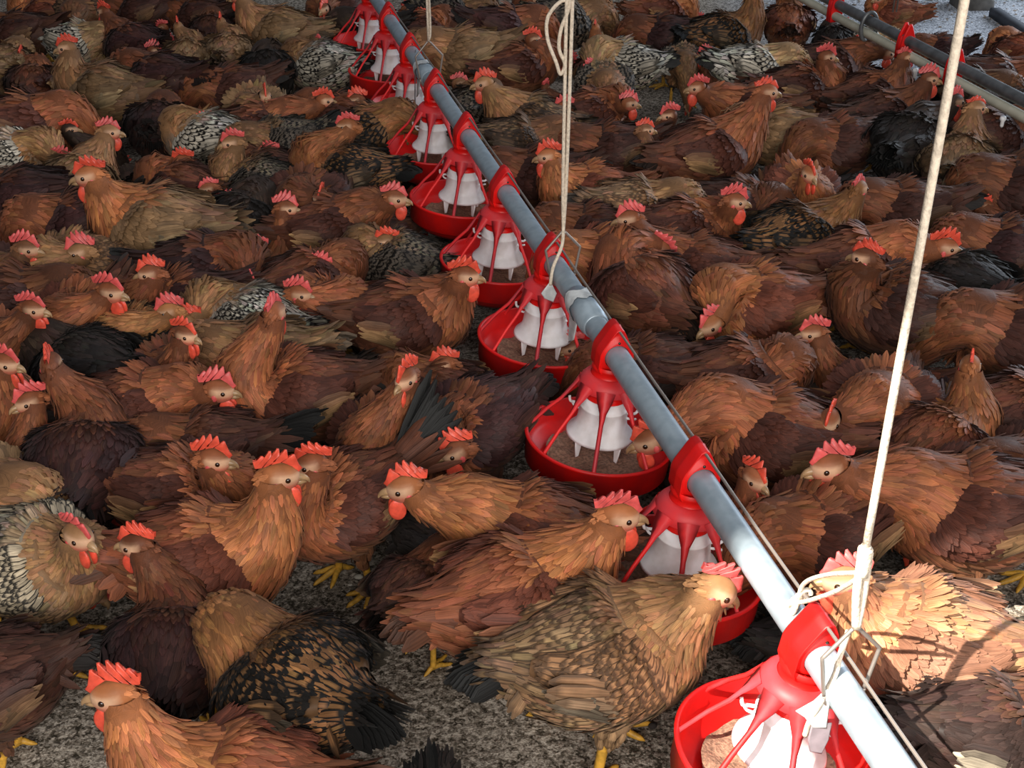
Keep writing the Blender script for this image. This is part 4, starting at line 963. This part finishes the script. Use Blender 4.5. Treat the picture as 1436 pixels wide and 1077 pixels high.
# ------------------------------------------------------------------ drinker line on the right
def dl(y, dx=0, z=.42): return np.array([1.3806+(y-5.719)*-.2547, y, z])+PERP*dx
dr = empty('drinker_line', dl(5.0)*np.array([1, 1, 0]), 0, 'second line of grey steel pipe over cream pipe at upper right', 'drinker line')
m = MB(); add_tube(m, [dl(y) for y in np.linspace(2.4, 9.5, 30)], .0215, 20); sub(m.build('steel_pipe', MAT['darksteel']), dr)
m = MB(); add_tube(m, [dl(y, -.010, .372) for y in np.linspace(2.4, 9.5, 30)], .0185, 18); sub(m.build('cream_pipe', MAT['pvc']), dr)
for px in ((1173, 8), (1272, 55), (1340, 98), ):
    d = ray(*px); P0 = dl(5.719); t = None
    nrm_ = np.cross(PDIR, [0, 0, 1]); t = np.dot(P0-np.array([0, 0, CAMZ]), nrm_)/np.dot(d, nrm_); y = (np.array([0, 0, CAMZ])+d*t)[1]
    m = MB(); 
    for sy in (-.016, .016):
        add_slab(m, [dl(y+sy, -.032, .345), dl(y+sy, -.032, .40), dl(y+sy, -.027, .435), dl(y+sy, -.006, .485), dl(y+sy, .006, .485), dl(y+sy, .026, .435), dl(y+sy, .028, .40), dl(y+sy, .018, .345)], PDIR, .010)
    add_slab(m, [dl(y, -.032, .345), dl(y, -.034, .40), dl(y, -.027, .435), dl(y, .026, .435), dl(y, .028, .40), dl(y, .018, .345)], PDIR, .028)
    sub(m.build('bracket', MAT['red']), dr)
m = MB(); yr = 5.27
th = np.linspace(0, 2*PI, 28); add_tube(m, [dl(yr, -.005+.036*math.cos(t), .397+.060*math.sin(t)) for t in th], .009, 8, caps=False); sub(m.build('ring_clamp', MAT['darksteel']), dr)
for px in (1262, 1290, 1318, 1352, 1382, 1415, 1450):
    py = 70+(px-1262)*.525; d = ray(px, py); y = (np.array([0, 0, CAMZ])+d*(np.dot(dl(5)-np.array([0, 0, CAMZ]), nrm_)/np.dot(d, nrm_)))[1]
    m = MB(); add_tube(m, [dl(y, -.012, .340), dl(y, -.012, .330), dl(y, -.012, .322), dl(y, -.012, .306), dl(y, -.012, .300)], [.010, .012, .007, .007, .003], 10); sub(m.build('nipple', MAT['whitep']), dr)
yq = 5.105
for dx in (-.012, .014):
    m = MB(); add_tube(m, [dl(yq, dx*.6, .50), dl(yq, dx, .9), dl(yq, dx*1.2, 3.2)], .0035, 8); tag(m.build('drop_wire', MAT['wire']), 'thin %s drop wire holding the drinker line at the top edge' % ('left' if dx < 0 else 'right'), 'wire', 'drop wires of the drinker line')

# ------------------------------------------------------------------ floor, litter, post and curb
m = MB(); nx, ny = 120, 140; xs = np.linspace(-9, 9, nx); ys = np.linspace(-2.5, 14, ny); X, Y = np.meshgrid(xs, ys, indexing='ij')
Z = -.004+.003*np.sin(X*3.1+Y*1.7)+.002*np.sin(X*7.3-Y*5.1); m.add(np.stack([X, Y, Z], -1).reshape(-1, 3), grid_q(nx, ny))
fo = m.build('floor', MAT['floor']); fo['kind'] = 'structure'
m = MB(); n = 9000
xy = np.stack([RNG.uniform(-1.2, 1.4, n), RNG.uniform(1.35, 3.4, n)], 1); far = 2600; xy2 = np.stack([RNG.uniform(1.2, 3.9, far), RNG.uniform(4.4, 9, far)], 1); xy = np.concatenate([xy, xy2]); n = len(xy)
sz = np.concatenate([RNG.uniform(.0015, .0055, n-far)**1.0, RNG.uniform(.006, .014, far)]); a = RNG.uniform(0, 2*PI, n); el = RNG.uniform(.4, 1.0, n)
base = np.array([(1, 0, 0), (.3, .8, 0), (-.7, .6, 0), (-.9, -.4, 0), (.1, -.9, 0), (0, 0, .8)])
v = base[None]*sz[:, None, None]; v[..., 1] *= el[:, None]; v[..., 2] *= .6
x_ = v[..., 0]*np.cos(a)[:, None]-v[..., 1]*np.sin(a)[:, None]; y_ = v[..., 0]*np.sin(a)[:, None]+v[..., 1]*np.cos(a)[:, None]
v = np.stack([x_+xy[:, :1], y_+xy[:, 1:], v[..., 2]-.001+0*x_], -1)
tr = np.array([(5, 0, 1), (5, 1, 2), (5, 2, 3), (5, 3, 4), (5, 4, 0)]); m.add(v.reshape(-1, 3), (tr[None]+(np.arange(n)*6)[:, None, None]).reshape(-1, 3))
lo = m.build('litter', MAT['chips']); lo['kind'] = 'stuff'; lo['label'] = 'loose crumbs and wood shavings scattered over the dark dirt floor'; lo['category'] = 'litter'
def pebble(px, py, r, label):
    p = at(px, py, r*.4); m = MB(); add_ellipsoid(m, (0, 0, r*.45), np.array([(r*1.2, r*.2, 0), (-.2*r, r*.85, 0), (0, 0, r*.55)]), 14, 10, None)
    o = m.build('pebble', MAT['stone'], loc=(p[0], p[1], 0)); tag(o, label, 'pebble', 'pale pebbles on the dirt')
pebble(503, 809, .0085, 'larger pale pebble on the bare dirt between the orange hens'); pebble(491, 820, .005, 'smaller pale pebble just left of the larger one')
def chunk(px, py, r):
    p = at(px, py, 0); m = MB(); add_ellipsoid(m, (0, 0, r*.5), np.array([(r*1.1, .3*r, 0), (-.3*r, r*.8, .1*r), (0, 0, r*.7)]), 10, 7); add_ellipsoid(m, (r*.6, r*.7, r*.4), np.array([(r*.6, 0, 0), (0, r*.5, 0), (0, 0, r*.5)]), 8, 6)
    tag(m.build('dropping', MAT['K_dirt'], loc=(p[0], p[1], 0)), 'small dark lump of dung on the dirt left of the nearest feeder', 'dung')
MAT['K_dirt'] = simple('dark_dung', '#2e2622', .9, bump=.5)
chunk(915, 1020, .008)
m = MB(); pA, pB = at(985, 1000, .004), at(1016, 975, .004); rope(m, [pA, (pA+pB)/2+np.array([0, .004, .004]), pB], .003); tag(m.build('straw', simple('straw', '#8a6a44', .8)), 'short brown straw stalk on the dirt beside the nearest feeder', 'straw')
# roof post and curb at the far right
pb = at(1366, 12, 0); m = MB(); s_ = .082
cr = np.array([(1, .8), (.8, 1), (-.8, 1), (-1, .8), (-1, -.8), (-.8, -1), (.8, -1), (1, -.8)])*s_
rg = []
for z, k in ((0, 1.25), (.05, 1.2), (.06, 1.0), (1.2, 1.0), (3.2, 1.0)): rg += [np.array([x*k, y*k, z]) for x, y in cr]
m.add(np.array(rg), grid_q(5, 8, True)); o = m.build('support_post', MAT['conc'], loc=(pb[0], pb[1]+.05, 0)); tag(o, 'dark square roof post standing at the top right edge', 'post')
q1, q2 = at(1396, 10, .05), at(1475, 62, .05); dq = norm((q2-q1)*np.array([1, 1, 0])); nq = np.array([dq[1], -dq[0], 0])
m = MB(); P_ = [q1-dq*0, q2+dq*2.0]; rg = []
for p in P_:
    for a_, z in ((-.03, 0), (-.03, .04), (-.024, .048), (.024, .048), (.03, .04), (.03, 0)): rg.append(np.array([p[0], p[1], 0])+nq*a_+np.array([0, 0, z]))
m.add(np.array(rg), grid_q(2, 6, True)); o = m.build('trim_1', MAT['beam']); o['kind'] = 'structure'

# ------------------------------------------------------------------ light
w = bpy.data.worlds.new('World'); bpy.context.scene.world = w; w.use_nodes = True; nt = w.node_tree
bg = nt.nodes['Background']; bg.inputs['Color'].default_value = (.62, .70, .86, 1); bg.inputs['Strength'].default_value = .09
def area(name, loc, tgt, sx, sy, e, col):
    l = bpy.data.lights.new(name, 'AREA'); l.shape = 'RECTANGLE'; l.size = sx; l.size_y = sy; l.energy = e; l.color = col
    o = bpy.data.objects.new(name, l); C.objects.link(o); o.location = loc
    d = np.array(tgt)-np.array(loc); import mathutils; o.rotation_euler = mathutils.Vector(d).to_track_quat('-Z', 'Y').to_euler(); return o
area('daylight_front', (.6, -2.2, 2.6), (.1, 2.2, .2), 4.5, 2.2, 280, (1, .965, .91))
area('daylight_right', (6.5, 8.0, 2.4), (1.0, 5.0, .2), 5, 2.2, 330, (.78, .88, 1))
area('daylight_top', (.5, 4.0, 5.0), (.3, 3.6, 0), 5, 6, 75, (.95, .97, 1))
sl = bpy.data.lights.new('sun_beam', 'SPOT'); sl.energy = 14000; sl.spot_size = math.radians(5.0); sl.spot_blend = .06; sl.shadow_soft_size = .035; sl.color = (1, .92, .80)
so = bpy.data.objects.new('sun_beam', sl); C.objects.link(so)
tg = np.array([.74, 1.48, .25]); dd = norm(np.array([.55, .42, -.72])); so.location = tg-dd*9
import mathutils
so.rotation_euler = mathutils.Vector(dd).to_track_quat('-Z', 'Y').to_euler()
sc = bpy.context.scene
sc.view_settings.view_transform = 'Standard'; sc.view_settings.look = 'None'; sc.view_settings.exposure = 0; sc.view_settings.gamma = 1
